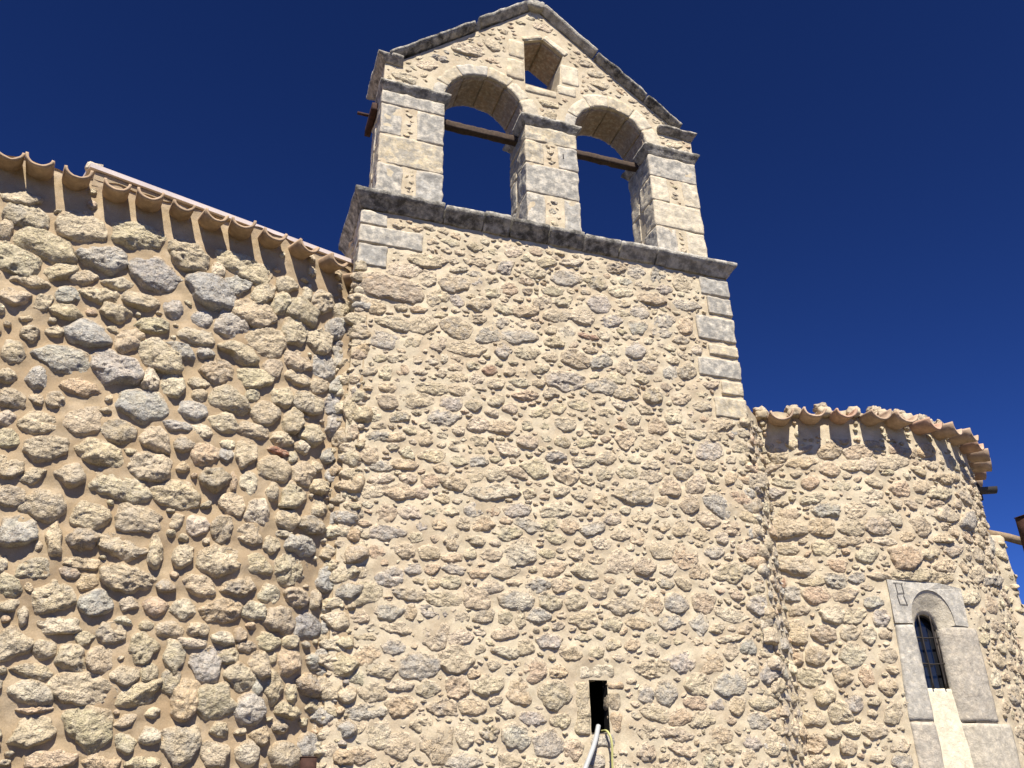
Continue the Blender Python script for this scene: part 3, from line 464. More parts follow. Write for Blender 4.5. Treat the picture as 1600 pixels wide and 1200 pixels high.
sheet(TW, map_T, snapped(TOW_L, TOW_R, .022, (3.62, 3.81)), snapped(-EYE, 6.14, .022, (.60, 1.075)), 'mortar', tower, 'mortar_face',
      up=.010, wav=.010, sink=.006, ufn=lambda U, V: np.where(U > TOW_R-.9, TOW_R-.9+(U-TOW_R+.9)*(tow_r(V)-TOW_R+.9)/.9, U), holes=[(3.62, 3.81, .60, 1.075)], fade=True)
TW.emit(tower, smear=.78, lean=.5, tone=.38, tmin=.5, gs=.75)
def quad_sheet(name, fn, nu, nv, m, parent, **k):
    A, B = np.meshgrid(np.linspace(0, 1, nu), np.linspace(0, 1, nv)); P = fn(A.ravel(), B.ravel())
    i = (np.arange(nv-1)[:, None]*nu+np.arange(nu-1)[None]).ravel(); q = np.stack([i, i+1, i+nu+1, i+nu], 1)
    return make(name, P, q, None, m, parent, **k)
def side(x_of_z, y0, y1, z0, z1, s):
    def fn(a, b):
        z = z0+(z1-z0)*b; y = y0+(y1-y0)*a; P = np.stack([y*0, y, z], 1)
        e = np.clip(a*20, 0, 1)*np.clip((1-a)*20, 0, 1)
        P[:, 0] = x_of_z(z-EYE)+s*e*(.012*fbm(P, 3, 3, 2)+.004*fbm(P, 16, 2, 4)); return P
    return fn
quad_sheet('side_wall', side(lambda v: TOW_L+0*v, BACK_Y, TOW_Y, 0, 6.14+EYE, -1), 36, 160, 'mortar', tower)
quad_sheet('side_wall', side(lambda v: tow_r(v), TOW_Y, BACK_Y, 0, 6.14+EYE, 1), 36, 160, 'mortar', tower)
make('rear_wall', [(TOW_L, BACK_Y, 0), (tow_r(-1.6), BACK_Y, 0), (TOW_R, BACK_Y, 7.74), (TOW_L, BACK_Y, 7.74)], [(3, 2, 1, 0)], None, 'mortar', tower)
def qt(k, g=None): 
    c = np.array(COL[k])*rng.uniform(.93, 1.07); return np.array([*c, GREYNESS[k] if g is None else g], np.float32)
for a, b, c, d, k in quoins:
    left = a < 2; x0 = TOW_L-.012 if left else a; x1 = b if left else TOW_R+.012
    add_box('corner_stone', (x0, 7.986, c+EYE), (x1, 7.975+rng.uniform(.28, .42), d+EYE), 'ashlar', tower, qt(k, dict(G=1.0, g=1.0, t=.6)[k]), amp=.010, rnd=.010, seed=rng.uniform(0, 50), nsc=8, step=.022)
# stones showing on the narrow left return above the left roof, and on the right return
def map_SL(u, v): u = np.asarray(u, float); v = np.asarray(v, float); return np.stack([np.full_like(u, TOW_L), u, v+EYE], -1), np.tile([-1., 0., 0.], (len(u), 1))
SL = Wall(map_SL, TOW_Y+.02, BACK_Y-.02, 4.9, 6.1)
for a, b, c, d, k in quoins[:3]: SL.rect(7.9, 8.42, c-.02, d+.02)
SL.fill([.10, .07, .045], 500, .02, lambda s: .02+.22*s, 'tpcd'); SL.emit(tower)
def map_SR(u, v): u = np.asarray(u, float); v = np.asarray(v, float); return np.stack([tow_r(v), u, v+EYE], -1), np.tile([1., 0., 0.], (len(u), 1))
SR = Wall(map_SR, TOW_Y+.02, BACK_Y-.02, 3.2, 6.1)
for a, b, c, d, k in quoins[3:]: SR.rect(7.9, 8.42, c-.02, d+.02)
SR.fill([.10, .07, .045], 500, .02, lambda s: .02+.22*s, 'tpcd'); SR.emit(tower)
def corner_rubble(xf, v0, v1, n_, out):
    v = v0
    while v < v1:
        hgt = rng.uniform(.07, .17); wd = rng.uniform(.12, .34); dp = rng.uniform(.12, .25); x = xf(v); o = rng.uniform(-.004, .022)
        lo = (x-wd if out > 0 else x-o, TOW_Y-o, v+EYE); hi = (x+o if out > 0 else x+wd, TOW_Y+dp, v+hgt+EYE)
        k = 'ttcdgp'[rng.integers(6)]
        P, Q = rough_box(lo, hi, step=.022, amp=.020, rnd=.05, seed=rng.uniform(0, 90), nsc=11)
        make('stone', P, Q, None, 'stone', tower, np.array([*COL[k], GREYNESS[k]]))
        v += hgt+rng.uniform(.02, .07)
corner_rubble(tow_r, -.3, 4.08, 0, 1)
corner_rubble(lambda v: TOW_L, 4.3, 5.36, 0, -1)
# mortar filling the two inner corners
def fillet(a, b, v0, v1, m, parent, bow):
    def fn(s, t):
        v = v0+(v1-v0)*t; A = a(v); B = b(v); P = A*(1-s[:, None])+B*s[:, None]; d = (B-A)[:, :2]; d = d/np.linalg.norm(d, axis=1)[:, None]
        k = bow*np.sin(s*np.pi)+.012*fbm(P, 7, 3, 4)*np.sin(s*np.pi); P[:, 0] += d[:, 1]*k; P[:, 1] -= d[:, 0]*k; return P
    return quad_sheet('corner_fillet', fn, 12, 150, m, parent)
def map_ab(a, b):
    def f(u, v):
        u = np.asarray(u, float); v = np.asarray(v, float); A = a(v); B = b(v); D = (B-A)[:, :2]; L_ = np.linalg.norm(D, axis=1)[:, None]; D = D/L_
        P = A+np.concatenate([D*u[:, None], 0*D[:, :1]], 1); P[:, 2] = v+EYE; return P, np.stack([D[:, 1], -D[:, 0], 0*v], 1)
    return f
fa = (lambda v: np.stack([tow_r(v)-.01, 0*v+8.005, v+EYE], 1), lambda v: np.stack([6.36+0*v, 0*v+8.44, v+EYE], 1))
fb = (lambda v: map_L(0*v+L_END-.26, v)[0], lambda v: np.stack([1.24+.02*sm((3-v)/2), 0*v+7.998, v+EYE], 1))
fillet(*fa, -EYE, 4.36, 'mortar', tower, .012); fillet(*fb, -EYE, 4.75, 'mortar_left', tower, .01)
for (a_, b_), top_, L_, kw in ((fa, 4.2, .60, dict(tone=.25)), (fb, 4.7, .27, dict(mcol=MORT_L))):
    W_ = Wall(map_ab(a_, b_), .0, L_, -.5, top_)
    W_.fill([.11, .085, .06, .042, .03], 900, .010, lambda s: .02+.25*s, 'ttcgpd', (1.0, 1.7)); W_.emit(tower, **kw)
# slot window: a shaft and chamber with their shade painted near-black, closed behind
def tunnel(name, x0, x1, z0, z1, y0, y1, m, parent):
    V = [(x, y, z) for y in (y0, y1) for x, z in ((x0, z0), (x1, z0), (x1, z1), (x0, z1))]
    return make(name, V, [(0, 4, 5, 1), (1, 5, 6, 2), (2, 6, 7, 3), (3, 7, 4, 0), (4, 7, 6, 5)], None, m, parent, smooth=False)
tunnel('slot_opening', 3.62, 3.81, .60+EYE, 1.075+EYE, 8.0, 8.12, 'mortar', tower)
bpy.data.objects['slot_opening'].data.materials[0] = M['dark_room']
_sl = bpy.data.objects['slot_opening'].data
import bmesh
_b = bmesh.new(); _b.from_mesh(_sl); _b.faces.ensure_lookup_table(); bmesh.ops.delete(_b, geom=[_b.faces[4]], context='FACES'); _b.to_mesh(_sl); _b.free()
V = [(x, y, z+EYE) for y in (8.12, 8.98) for x, z in ((3.1, -.2), (4.3, -.2), (4.3, 1.6), (3.1, 1.6))]+[(x, 8.12, z+EYE) for x, z in ((3.62, .60), (3.81, .60), (3.81, 1.075), (3.62, 1.075))]
make('slot_chamber', V, [(0, 4, 5, 1), (1, 5, 6, 2), (2, 6, 7, 3), (3, 7, 4, 0), (4, 7, 6, 5), (0, 1, 9, 8), (1, 2, 10, 9), (2, 3, 11, 10), (3, 0, 8, 11)], None, 'dark_room', tower, smooth=False)
for lo, hi, k in [((3.50, 1.075), (3.90, 1.235), 'c'), ((3.455, .58), (3.625, 1.065), 't'), ((3.805, .99), (3.99, 1.065), 'p'), ((3.805, .80), (3.95, .975), 'd'), ((3.805, .59), (3.94, .785), 'p'), ((3.60, .47), (3.86, .60), 'g')]:
    add_box('slot_stone', (lo[0], TOW_Y-.010, lo[1]+EYE), (hi[0], TOW_Y+.13, hi[1]+EYE), 'stone', tower, np.array([*COL[k], GREYNESS[k]*.6]), amp=.020, rnd=.045, seed=rng.uniform(0, 60), nsc=9, step=.02)
# ledge of separate dark weathered slabs
def chamfer(x0, x1, y0, y1, z0, z1, flat=.28, low=.12):
    """underside cut back towards the wall below (x0..x1, y0..y1 is the wall)"""
    def fn(P):
        P = P.copy(); t = (z1-P[:, 2])/(z1-z0); k = np.where(t < flat, 1, 1-(1-low)*np.clip((t-flat)/(1-flat), 0, 1)**.8)
        for ax, lo, hi in ((0, x0, x1), (1, y0, y1)):
            a = P[:, ax]; P[:, ax] = np.where(a < lo, lo-(lo-a)*k, np.where(a > hi, hi+(a-hi)*k, a))
        return P
    return fn
lx = [.985, 2.05, 2.53, 2.87, 3.36, 3.83, 4.32, 4.83, 5.99]
for i in range(8):
    t = rng.uniform(-.014, .014); z1 = 6.315+EYE+t+(.02 if i in (0, 2) else 0); z0 = 6.135+EYE+rng.uniform(-.008, .008)
    c = np.array([.30, .285, .25])*rng.uniform(.85, 1.15)
    if i > 5: c = np.array([.42, .40, .35])
    add_box('ledge_slab', (lx[i]+.006, 7.855+rng.uniform(-.012, .012), z0), (lx[i+1]-.006, 9.12, z1), 'ledge', tower, np.array([*c, .9 if i < 6 else .6]),
            amp=.009, rnd=.010, seed=i*3.3, nsc=7, step=.03, nmax=40, fn=chamfer(TOW_L, TOW_R, TOW_Y, 9.02, z0, z1))

# ================================================================== BELL GABLE
gable = thing('bell_gable', 'pointed stone bell gable with two empty arches, standing on the tower ledge', 'bell gable', (3.46, 8.36, 6.31+EYE))
GB0 = 6.33; yb = 8.66
AR = [(2.595, .555, 8.165), (4.41, .55, 8.165)]
outer = [(1.26, GB0), (2.04, GB0), (2.04, 8.16)]
def arc(cx, r, cz, n=18, a0=180, a1=0): return [(cx+r*math.cos(math.radians(a0+(a1-a0)*i/n)), cz+r*math.sin(math.radians(a0+(a1-a0)*i/n))) for i in range(n+1)]
outer += arc(*AR[0]) + [(3.15, GB0), (3.86, GB0)] + arc(*AR[1]) + [(4.96, GB0), (5.67, GB0), (5.67, 8.46), (5.42, 8.62), (3.345, 10.24), (1.40, 8.56), (1.26, 8.52)]
hole = [(3.165, 8.765), (3.165, 9.56), (3.45, 9.69), (3.75, 9.47), (3.70, 9.27), (3.66, 8.75)]
def slab(name, outer, holes, ya, yb_, m, parent):
    loops = [outer]+holes; tr = tessellate_polygon([[Vector((x, z, 0)) for x, z in l] for l in loops])
    pts = [p for l in loops for p in l]; n = len(pts)
    V = [(x, ya, z+EYE) for x, z in pts]+[(x, yb_, z+EYE) for x, z in pts]
    T = [];
    for a, b, c in tr:
        pa, pb_, pc = pts[a], pts[b], pts[c]
        if (pb_[0]-pa[0])*(pc[1]-pa[1])-(pb_[1]-pa[1])*(pc[0]-pa[0]) < 0: b, c = c, b
        T += [(a, b, c), (a+n, c+n, b+n)]
    Q = []; o = 0
    for li, l in enumerate(loops):
        ar = sum(l[i][0]*l[(i+1) % len(l)][1]-l[(i+1) % len(l)][0]*l[i][1] for i in range(len(l)))
        for i in range(len(l)):
            a, b = o+i, o+(i+1) % len(l)
            f = (a, a+n, b+n, b)
            if (ar < 0) != (li > 0): f = f[::-1]
            Q.append(f)
        o += len(l)
    return make(name, V, Q, T, m, parent, smooth=False)
slab('mortar_core', outer, [hole], GY, yb, 'mortar', gable)
piers = [(1.26, 2.04), (3.15, 3.86), (4.96, 5.67)]
rows = [[8.05, 7.835, 7.35, 6.90, 6.34], [8.05, 7.785, 7.41, 6.93, 6.34], [8.03, 7.655, 7.25, 6.83, 6.34]]
pairs = [{1: (.33, .57, 'g', 'g'), 3: (.38, .59, 'g', 'G')}, {1: (.34, .63, 't', 'G'), 3: (.33, .70, 'g', 'G')}, {1: (.34, .66, 'c', 'c'), 3: (.40, .62, 'g', 'c')}]
GW = Wall(map_G, 1.2, 5.75, 6.3, 10.4)
for pi_, (x0, x1) in enumerate(piers):
    w_ = x1-x0
    for ri in range(4):
        z1, z0 = rows[pi_][ri]-.008, rows[pi_][ri+1]+.008
        segs = [(0, 1, 'gtg'[pi_] if ri == 0 else 'tgc'[pi_])]
        if ri in pairs[pi_]: a, b, k1, k2 = pairs[pi_][ri]; segs = [(0, a, k1), (b, 1, k2)]
        if pi_ == 2 and ri == 2: segs = [(0, 1, 'c')]
        for a, b, k in segs:
            xa, xb = x0+a*w_-(.010 if a == 0 else 0), x0+b*w_+(.010 if b == 1 else 0)
            full = len(segs) == 1
            for ya, yb2 in ([(GY-.009, yb+.010)] if full and ri != 2 else [(GY-.009, GY+rng.uniform(.26, .34)), (yb-rng.uniform(.2, .26), yb+.010)]):
                add_box('ashlar_block', (xa, ya, z0+EYE), (xb, yb2, z1+EYE), 'ashlar', gable, qt(k, dict(G=1.0, g=1.0, t=.8, c=.45)[k]), amp=.013, rnd=.010, seed=rng.uniform(0, 60), nsc=7, step=.022)
            GW.rect(xa-.01, xb+.01, z0-.01, z1+.01)
# impost bands, cut back below
for i, (x0, x1) in enumerate(piers):
    ol = .05 if i == 0 else .085; orr = .085 if i < 2 else .07
    z0, z1 = 8.045+EYE, 8.165+EYE
    if i == 2: z0 -= .02; z1 -= .0
    add_box('impost_slab', (x0-ol, GY-.085, z0), (x1+orr, yb+.085, z1), 'ledge', gable, np.array([.40, .375, .32, .75]), amp=.008, rnd=.010, seed=i*5.1, step=.03, nmax=30,
            fn=chamfer(x0, x1, GY, yb, z0, z1, .22, .1))
    GW.rect(x0-.1, x1+.1, 8.0, 8.185)
# shoulder slabs
for i, (xa, xb, z0, z1) in enumerate([(1.15, 1.49, 8.50, 8.615), (5.13, 5.745, 8.45, 8.55)]):
    add_box('shoulder_slab', (xa, GY-.10, z0+EYE), (xb, yb+.20, z1+EYE), 'ledge', gable, np.array([.36, .33, .28, .8]), amp=.010, rnd=.012, seed=i*7.7+1, step=.03,
            fn=chamfer(1.28, 5.66, GY, yb, z0+EYE, z1+EYE, .2, .15))
    GW.rect(xa-.02, xb+.02, z0-.02, z1+.03)
# voussoirs run right through, so their joints show in the soffit
for ai, (cx, r, cz) in enumerate(AR):
    nv = 6 if ai == 0 else 6
    ed = np.linspace(-6, 186, nv+1) + np.concatenate([[0], rng.uniform(-4, 4, nv-1), [0]])
    for i in range(nv):
        a0, a1 = math.radians(ed[i]+.5), math.radians(ed[i+1]-.5); ro = r+rng.uniform(.15, .22)
        def fn(P, cx=cx, cz=cz): 
            return np.stack([cx+P[:, 2]*np.cos(P[:, 0]), P[:, 1], cz+EYE+P[:, 2]*np.sin(P[:, 0])], 1)
        P, Q = rough_box((a0, GY-.006, r-.010), (a1, yb+.012, ro), step=.04, amp=.008, rnd=.012, seed=ai*9+i, nsc=8, fn=fn)
        k = 'cctgtg'[i] if ai == 0 else 'cctccg'[i]
        make('arch_stone', P, Q[:, ::-1], None, 'ashlar', gable, qt(k, .45))
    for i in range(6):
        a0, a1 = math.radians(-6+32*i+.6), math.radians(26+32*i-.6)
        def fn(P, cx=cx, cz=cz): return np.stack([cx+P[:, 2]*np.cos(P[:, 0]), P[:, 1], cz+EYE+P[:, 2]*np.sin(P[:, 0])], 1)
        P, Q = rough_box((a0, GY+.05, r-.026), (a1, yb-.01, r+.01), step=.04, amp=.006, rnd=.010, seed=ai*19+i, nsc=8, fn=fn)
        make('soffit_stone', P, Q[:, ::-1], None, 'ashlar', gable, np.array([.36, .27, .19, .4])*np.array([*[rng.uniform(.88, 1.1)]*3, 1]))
    GW.block(lambda U, V, cx=cx, r=r, cz=cz: (np.hypot(U-cx, V-cz) < r+.215) & (V > cz-.12) | (np.abs(U-cx) < r) & (V < cz))
# stones framing the peaked opening
for lo, hi, k in [((3.70, 8.93), (3.98, 9.30), 'c'), ((3.64, 8.72), (3.92, 8.90), 'c'), ((2.93, 9.20), (3.16, 9.52), 't'), ((2.90, 8.80), (3.155, 9.15), 't'), ((3.16, 8.62), (3.62, 8.745), 't')]:
    add_box('opening_stone', (lo[0], GY-.016, lo[1]+EYE), (hi[0], GY+.3, hi[1]+EYE), 'ashlar', gable, qt(k, .3), amp=.012, rnd=.03, seed=rng.uniform(0, 60), nsc=7)
    GW.rect(lo[0]-.015, hi[0]+.015, lo[1]-.015, hi[1]+.015)
# two slabs leaning into a peak over the opening
def seg_box(name, p, q, th, ya, yb_, m, parent, tint, up=True, seed=0., cham=None, amp=.012, ext=0):
    p = np.array(p, float); q = np.array(q, float); d = q-p; ln = np.linalg.norm(d); d /= ln; n_ = np.array([-d[1], d[0]])
    if n_[1] < 0: n_ = -n_
    def fn(P):
        t = (th-P[:, 2])/th; y = P[:, 1]
        if cham: k = np.where(t < .3, 1, 1-.85*np.clip((t-.3)/.7, 0, 1)); y = np.where(y < GY, GY-(GY-y)*k, np.where(y > yb, yb+(y-yb)*k, y))
        x = p[0]+d[0]*P[:, 0]+n_[0]*P[:, 2]; z = p[1]+d[1]*P[:, 0]+n_[1]*P[:, 2]
        return np.stack([x, y, z+EYE], 1)
    P, Q = rough_box((0-ext, ya, 0), (ln+ext, yb_, th), step=.03, amp=amp, rnd=.014, seed=seed, nsc=7, fn=fn, nmax=36)
    fl = (d[0]*n_[1]-d[1]*n_[0]) < 0
    return make(name, P, Q[:, ::-1] if fl else Q, None, m, parent, tint)
seg_box('peak_slab', (3.15, 9.565), (3.45, 9.70), .07, GY-.012, yb, 'ashlar', gable, qt('t', .3), seed=3)
seg_box('peak_slab', (3.45, 9.70), (3.77, 9.46), .10, GY-.016, yb, 'ashlar', gable, qt('c', .2), seed=4)
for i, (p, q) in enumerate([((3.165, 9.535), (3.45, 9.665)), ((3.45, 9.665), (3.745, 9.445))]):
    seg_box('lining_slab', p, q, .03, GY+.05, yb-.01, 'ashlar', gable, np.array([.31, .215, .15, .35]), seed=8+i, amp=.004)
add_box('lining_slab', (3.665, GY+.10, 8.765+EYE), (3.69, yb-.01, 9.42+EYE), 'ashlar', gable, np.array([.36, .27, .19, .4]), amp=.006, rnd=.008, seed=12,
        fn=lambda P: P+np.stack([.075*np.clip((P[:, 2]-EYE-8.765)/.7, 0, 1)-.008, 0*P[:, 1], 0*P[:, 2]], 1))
GW.block(lambda U, V: (U > 3.1) & (U < 3.82) & (V > 8.74) & (V < 9.83))
# coping slabs up both slopes
cops = [((1.34, 8.56), (2.47, 9.50), .085), ((2.54, 9.58), (3.25, 10.18), .10), ((3.42, 10.20), (4.20, 9.575), .095), ((4.21, 9.555), (4.95, 8.975), .085), ((4.955, 8.97), (5.46, 8.575), .08)]
for i, (p, q, th) in enumerate(cops):
    c = [(.30, .285, .25), (.38, .36, .31), (.46, .43, .36), (.28, .265, .23), (.28, .265, .23)][i]
    seg_box('coping_slab', p, q, th, GY-.12, yb+.12, 'ledge', gable, np.array([*c, [.95, .7, .5, 1, 1][i]]), seed=i*2.7+30, cham=True, amp=.011)
add_box('apex_stone', (3.20, GY-.11, 10.19+EYE), (3.47, yb+.11, 10.335+EYE), 'ledge', gable, np.array([.42, .40, .34, .6]), amp=.02, rnd=.04, seed=71)
def pts_in(U, V, poly):
    ins = np.zeros(U.shape, bool); n = len(poly)
    for i in range(n):
        (x0, y0), (x1, y1) = poly[i], poly[(i+1) % n]
        if y0 == y1: continue
        c = ((y0 > V) != (y1 > V)) & (U < (x1-x0)*(V-y0)/(y1-y0)+x0); ins ^= c
    return ins
GW.block(lambda U, V: ~pts_in(U, V-.06, [(1.25, 6.2), (5.68, 6.2), (5.68, 8.44), (5.40, 8.56), (3.345, 10.16), (1.42, 8.5), (1.25, 8.44)]))
hG = lambda s: .006+.16*s*rng.uniform(.4, 1.3)
GW.fill([.15, .12, .09, .062, .045], 1400, .030, hG, 'ttcgtpc', (1.3, 2.4), .25); GW.fill([.04, .03], 1500, .012, hG, 'ttcp', (1.1, 2.6), .4)
GW.emit(gable, smear=.86, lean=.5, tone=.3)
# iron holdfast mark on the middle pier
add_box('iron_staple', (3.655, GY-.022, 7.58+EYE), (3.672, GY-.006, 7.66+EYE), 'mark', gable, amp=.002, rnd=.003)

# beams spanning the arches, and the plate bolted to the left flank
b1 = add_box('timber_beam', (1.95, 8.33, 7.965+EYE), (3.20, 8.43, 8.065+EYE), 'wood', None, amp=.008, rnd=.010, seed=5, step=.03, nmax=44)
tag(b1, 'dark timber beam spanning the left arch of the bell gable', 'beam', 'beams across the bell arches')
b2 = add_box('timber_beam', (3.80, 8.33, 7.99+EYE), (5.02, 8.43, 8.08+EYE), 'wood', None, amp=.008, rnd=.010, seed=15, step=.03, nmax=44)
tag(b2, 'dark timber beam spanning the right arch of the bell gable', 'beam', 'beams across the bell arches')
pl = thing('rusty_bracket', 'rusty steel bracket fixed to the left flank of the bell gable below its shoulder slab', 'bracket', (1.2, 8.5, 7.9+EYE))
add_box('plate', (1.165, 8.28, 7.90+EYE), (1.245, 8.80, 8.02+EYE), 'rust', pl, amp=.004, rnd=.006)
V, Q, T = tube([(1.25, 8.68, 8.16+EYE), (1.04, 8.68, 8.16+EYE)], .022, 10); make('bolt', V, Q, T, 'rust', pl)

# ================================================================== LEFT WALL
left = thing('left_wall', 'curved rubble wall of large craggy stones in brown mortar under a row of half-round tiles, left of the tower', 'wall', (-1.0, 8.0, 0))
LW = Wall(map_L, .3, L_END+.12, -.5, 5.12)
tile_u = [.42, .72, 1.03, 1.33, 1.64, 1.94, 2.24, 2.55, 2.86, 3.17, 3.46, 3.72, 4.02, 4.37, 4.67, 4.97, 5.26, 5.56, 5.87, 6.20, 6.57, 6.93]
TVL = 5.32
LW.block(lambda U, V: V > 5.06)
LW.block(lambda U, V: map_L(U.ravel(), V.ravel())[0][:, 1].reshape(U.shape) > 8.28+.3*(V > 3))
hL = lambda s: .02+.32*s*rng.uniform(.45, 1.3)
LW.pins(PINS_L, hL, .012)
LW.fill([.15, .12, .09, .065], 2500, .018, hL, 'tttcdtpt', (1.1, 1.8)); LW.fill([.045, .03], 1500, .012, hL, 'ttcpd', (1.0, 2.0), .35)
def ltop(U): return 5.40+.03*sm((U-3.9)/.5)+.012*np.sin(U*9)+.01*np.sin(U*23+1)
sheet(LW, map_L, snapped(0.2, L_END+.12, .024), snapped(-EYE, 5.40, .024), 'mortar_left', left, 'mortar_face', up=.026, wav=.018, sink=.014, vtop=ltop)
LW.emit(left, mcol=MORT_L, smear=.92, lean=.3)
# top of the wall between the tiles
def wtop(fmap, tv, u0, u1, depth, m, parent, name='wall_top', h0=0.):
    def fn(a, b):
        u = u0+(u1-u0)*a; P, N_ = fmap(u, tv(u)); return P-N_*(b*depth)[:, None]+np.stack([0*a, 0*a, .05*b], 1)
    return quad_sheet(name, fn, 200, 5, m, parent)
wtop(map_L, ltop, .2, L_END+.1, .5, 'mortar_left', left)
# wedge stones set in the strips of mortar between the tiles
LT = Wall(map_L, .5, L_END, 4.95, 5.4)
for u in tile_u: LT.rect(u-.115, u+.115, 4.9, 5.5)
LT.block(lambda U, V: V > 5.38)
LT.fill([.07, .05, .035], 260, .012, lambda s: .015+.2*s, 'ttcp', (.6, 1.2)); LT.emit(left, mcol=MORT_L)

def roof_tile(fmap, u, v, r, out, inn, parent, slope=.16, th=.019, seed=0, flip=False, name='roof_tile', taper=.08, tint=None):
    """half-round clay tile; trough side up unless flip"""
    rg = np.random.default_rng(seed+77); P, N_ = fmap(np.array([u]), np.array([v])); P = P[0]; n_ = N_[0]; t_ = np.array([-n_[1], n_[0], 0])
    yaw_ = rg.uniform(-.13, .13); r = r*rg.uniform(.92, 1.08); n_ = n_*math.cos(yaw_)+t_*math.sin(yaw_); t_ = np.array([-n_[1], n_[0], 0])
    na, nl = 16, 9; V = []
    out = out+rg.uniform(-.035, .035); roll = rg.uniform(-.16, .16)
    for lay in (0, 1):
        for j in range(nl+1):
            s = -inn+(out+inn)*j/nl; rr = r*(1-taper*(.5-j/nl))-lay*th
            for i in range(na+1):
                a = math.pi*i/na+roll; x = rr*math.cos(a); z = -rr*math.sin(a)*.92
                if flip: z = -z
                V.append(P+n_*s+t_*x+np.array([0, 0, z-slope*s]))
    V = np.array(V); V = V + (.0055*fbm(V, 22, 2, seed))[:, None]*np.array([0, 0, 1.])
    k = (na+1)*(nl+1); Q = []
    for j in range(nl):
        for i in range(na):
            a = j*(na+1)+i; q = (a, a+na+1, a+na+2, a+1); q2 = (a+k+1, a+k+na+2, a+k+na+1, a+k)
            Q += [q, q2] if not flip else [q[::-1], q2[::-1]]
    for i in range(na):
        for j0, fl in ((0, 0), (nl, 1)):
            a = j0*(na+1)+i; q = (a, a+1, a+1+k, a+k); Q.append(q if fl == flip else q[::-1])
    for j in range(nl):
        for i0, fl in ((0, 1), (na, 0)):
            a = j*(na+1)+i0; q = (a, a+na+1, a+na+1+k, a+k); Q.append(q if fl == flip else q[::-1])
    c = np.array(tint if tint is not None else (.46, .335, .225))*rg.uniform(.85, 1.12)
    return make(name, V, Q, None, 'tile', parent, np.array([*c, rg.uniform(.2, 1)]))
for i, u in enumerate(tile_u): roof_tile(map_L, u, TVL+.02, .112, .215, .30, left, slope=.06, seed=i, tint=(.40, .29, .19), th=.025)
# mortar haunch over the tiles, then the pale roof edge behind
def band(fmap, u0, u1, d0, v0f, v1f, thick, name, m, parent, n=120):
    us = np.linspace(u0, u1, n); V = []
    for dd, vf in ((d0, v0f), (d0, v1f), (d0+thick, v1f), (d0+thick, v0f)):
        P, N_ = fmap(us, vf(us)); V.append(P-N_*dd)
    V = np.vstack(V); Q = []
    for a in range(n-1):
        for k in range(4): k2 = (k+1) % 4; Q.append((k*n+a, k*n+a+1, k2*n+a+1, k2*n+a))
    Q += [(0, n, 2*n, 3*n), (4*n-1, 3*n-1, 2*n-1, n-1)]
    return make(name, V, Q, None, m, parent, smooth=False)
wav = lambda f: (lambda u: f(u)+.010*np.sin(u*17)+.007*np.sin(u*41))
_pa = map_L(np.array([4.16]), np.array([5.5]))[0][0]; _pb = np.array([1.14, 8.46, 5.6+EYE])
def map_chord(u, v):
    u = np.asarray(u, float); P = _pa[None]*(1-u[:, None])+_pb[None]*u[:, None]; P[:, 2] = v+EYE+.075*u-.055*(1-u)
    d = (_pb-_pa)[:2]; d = d/np.linalg.norm(d); return P, np.tile([d[1], -d[0], 0.], (len(u), 1))
band(map_chord, 0, 1, .0, wav(lambda u: 5.40+0*u), wav(lambda u: 5.555+0*u), .3, 'mortar_haunch', 'mortar_left', left)
band(map_chord, -.02, 1, -.03, lambda u: 5.575+.0*u, lambda u: 5.625+.0*u, .9, 'roof_edge', 'flash', left)
add_box('hip_stone', (0, 0, 0), (.16, .16, .10), 'stone', left, np.array([.6, .52, .4, .1]), amp=.02, rnd=.03, seed=4, fn=lambda P: P+(map_L(np.array([4.14]), np.array([5.52]))[0][0]-np.array([.08, 0, 0])))
# low pitched roof behind the eave
def lroof(a, b):
    u = .2+(L_END-.1-.2)*a; P, N_ = map_L(u, ltop(u)+.02); d = .3+3.2*b
    P = P-N_*d[:, None]; P[:, 2] += .10*b*3+.03*np.abs(np.sin(u*9.8)); P[:, 0] = np.minimum(P[:, 0], 1.08); return P
quad_sheet('roof_slope', lroof, 220, 12, 'tile', left, tint=np.array([.48, .33, .21, .5]))

# ================================================================== RIGHT WALL (round apse)
apse = thing('round_apse', 'round rubble apse with a barred arched window, right of the tower', 'apse', (CX, CY, 0))
RW = Wall(map_R, -2.7, 3.6, -.5, 4.5)
tile_r = [-1.95, -1.53, -1.15, -.78, -.38, .0, .40, .81, 1.22, 1.62, 2.02, 2.42, 2.82, 3.22]
TVR = 4.36
RW.block(lambda U, V: V > 4.10)
for a, b, c, d in [(-.68, .86, -.6, .76), (-.63, .62, .7, 1.80), (-.63, .48, 1.7, 2.30)]: RW.rect(a, b, c, d)
hR = lambda s: .010+.125*s*rng.uniform(.3, 1.6)
RW.pins(PINS_R, hR, .012)
RW.fill([.13, .10, .075, .055], 4200, .013, hR, 'tttcpptd', (1.1, 2.0)); RW.fill([.036, .025], 1800, .010, hR, 'ttcppd', (1.1, 2.6), .35)
def rtop(U): return 4.43+.02*np.sin(U*7)+.01*np.sin(U*19)
WIN = (-.385, .22, -.30, 2.24)
sheet(RW, map_R, snapped(-2.9, 3.9, .024, (WIN[0], WIN[1])), snapped(-EYE, 4.43, .024, (WIN[2], WIN[3])), 'mortar', apse, 'mortar_face', up=.011, wav=.013, sink=.008, vtop=rtop, holes=[WIN])
RW.emit(apse, smear=.80, lean=.5, tone=.33, tmin=.5, gs=.75)
def plain_R(a, b):
    u = 3.9+(2*math.pi*R0-2.9-3.9)*a; P, N_ = map_R(u, -EYE+(4.43+EYE)*b); return P
quad_sheet('rear_wall', plain_R, 60, 20, 'mortar', apse)
RT = Wall(map_R, -2.4, 3.5, 4.0, 4.5)
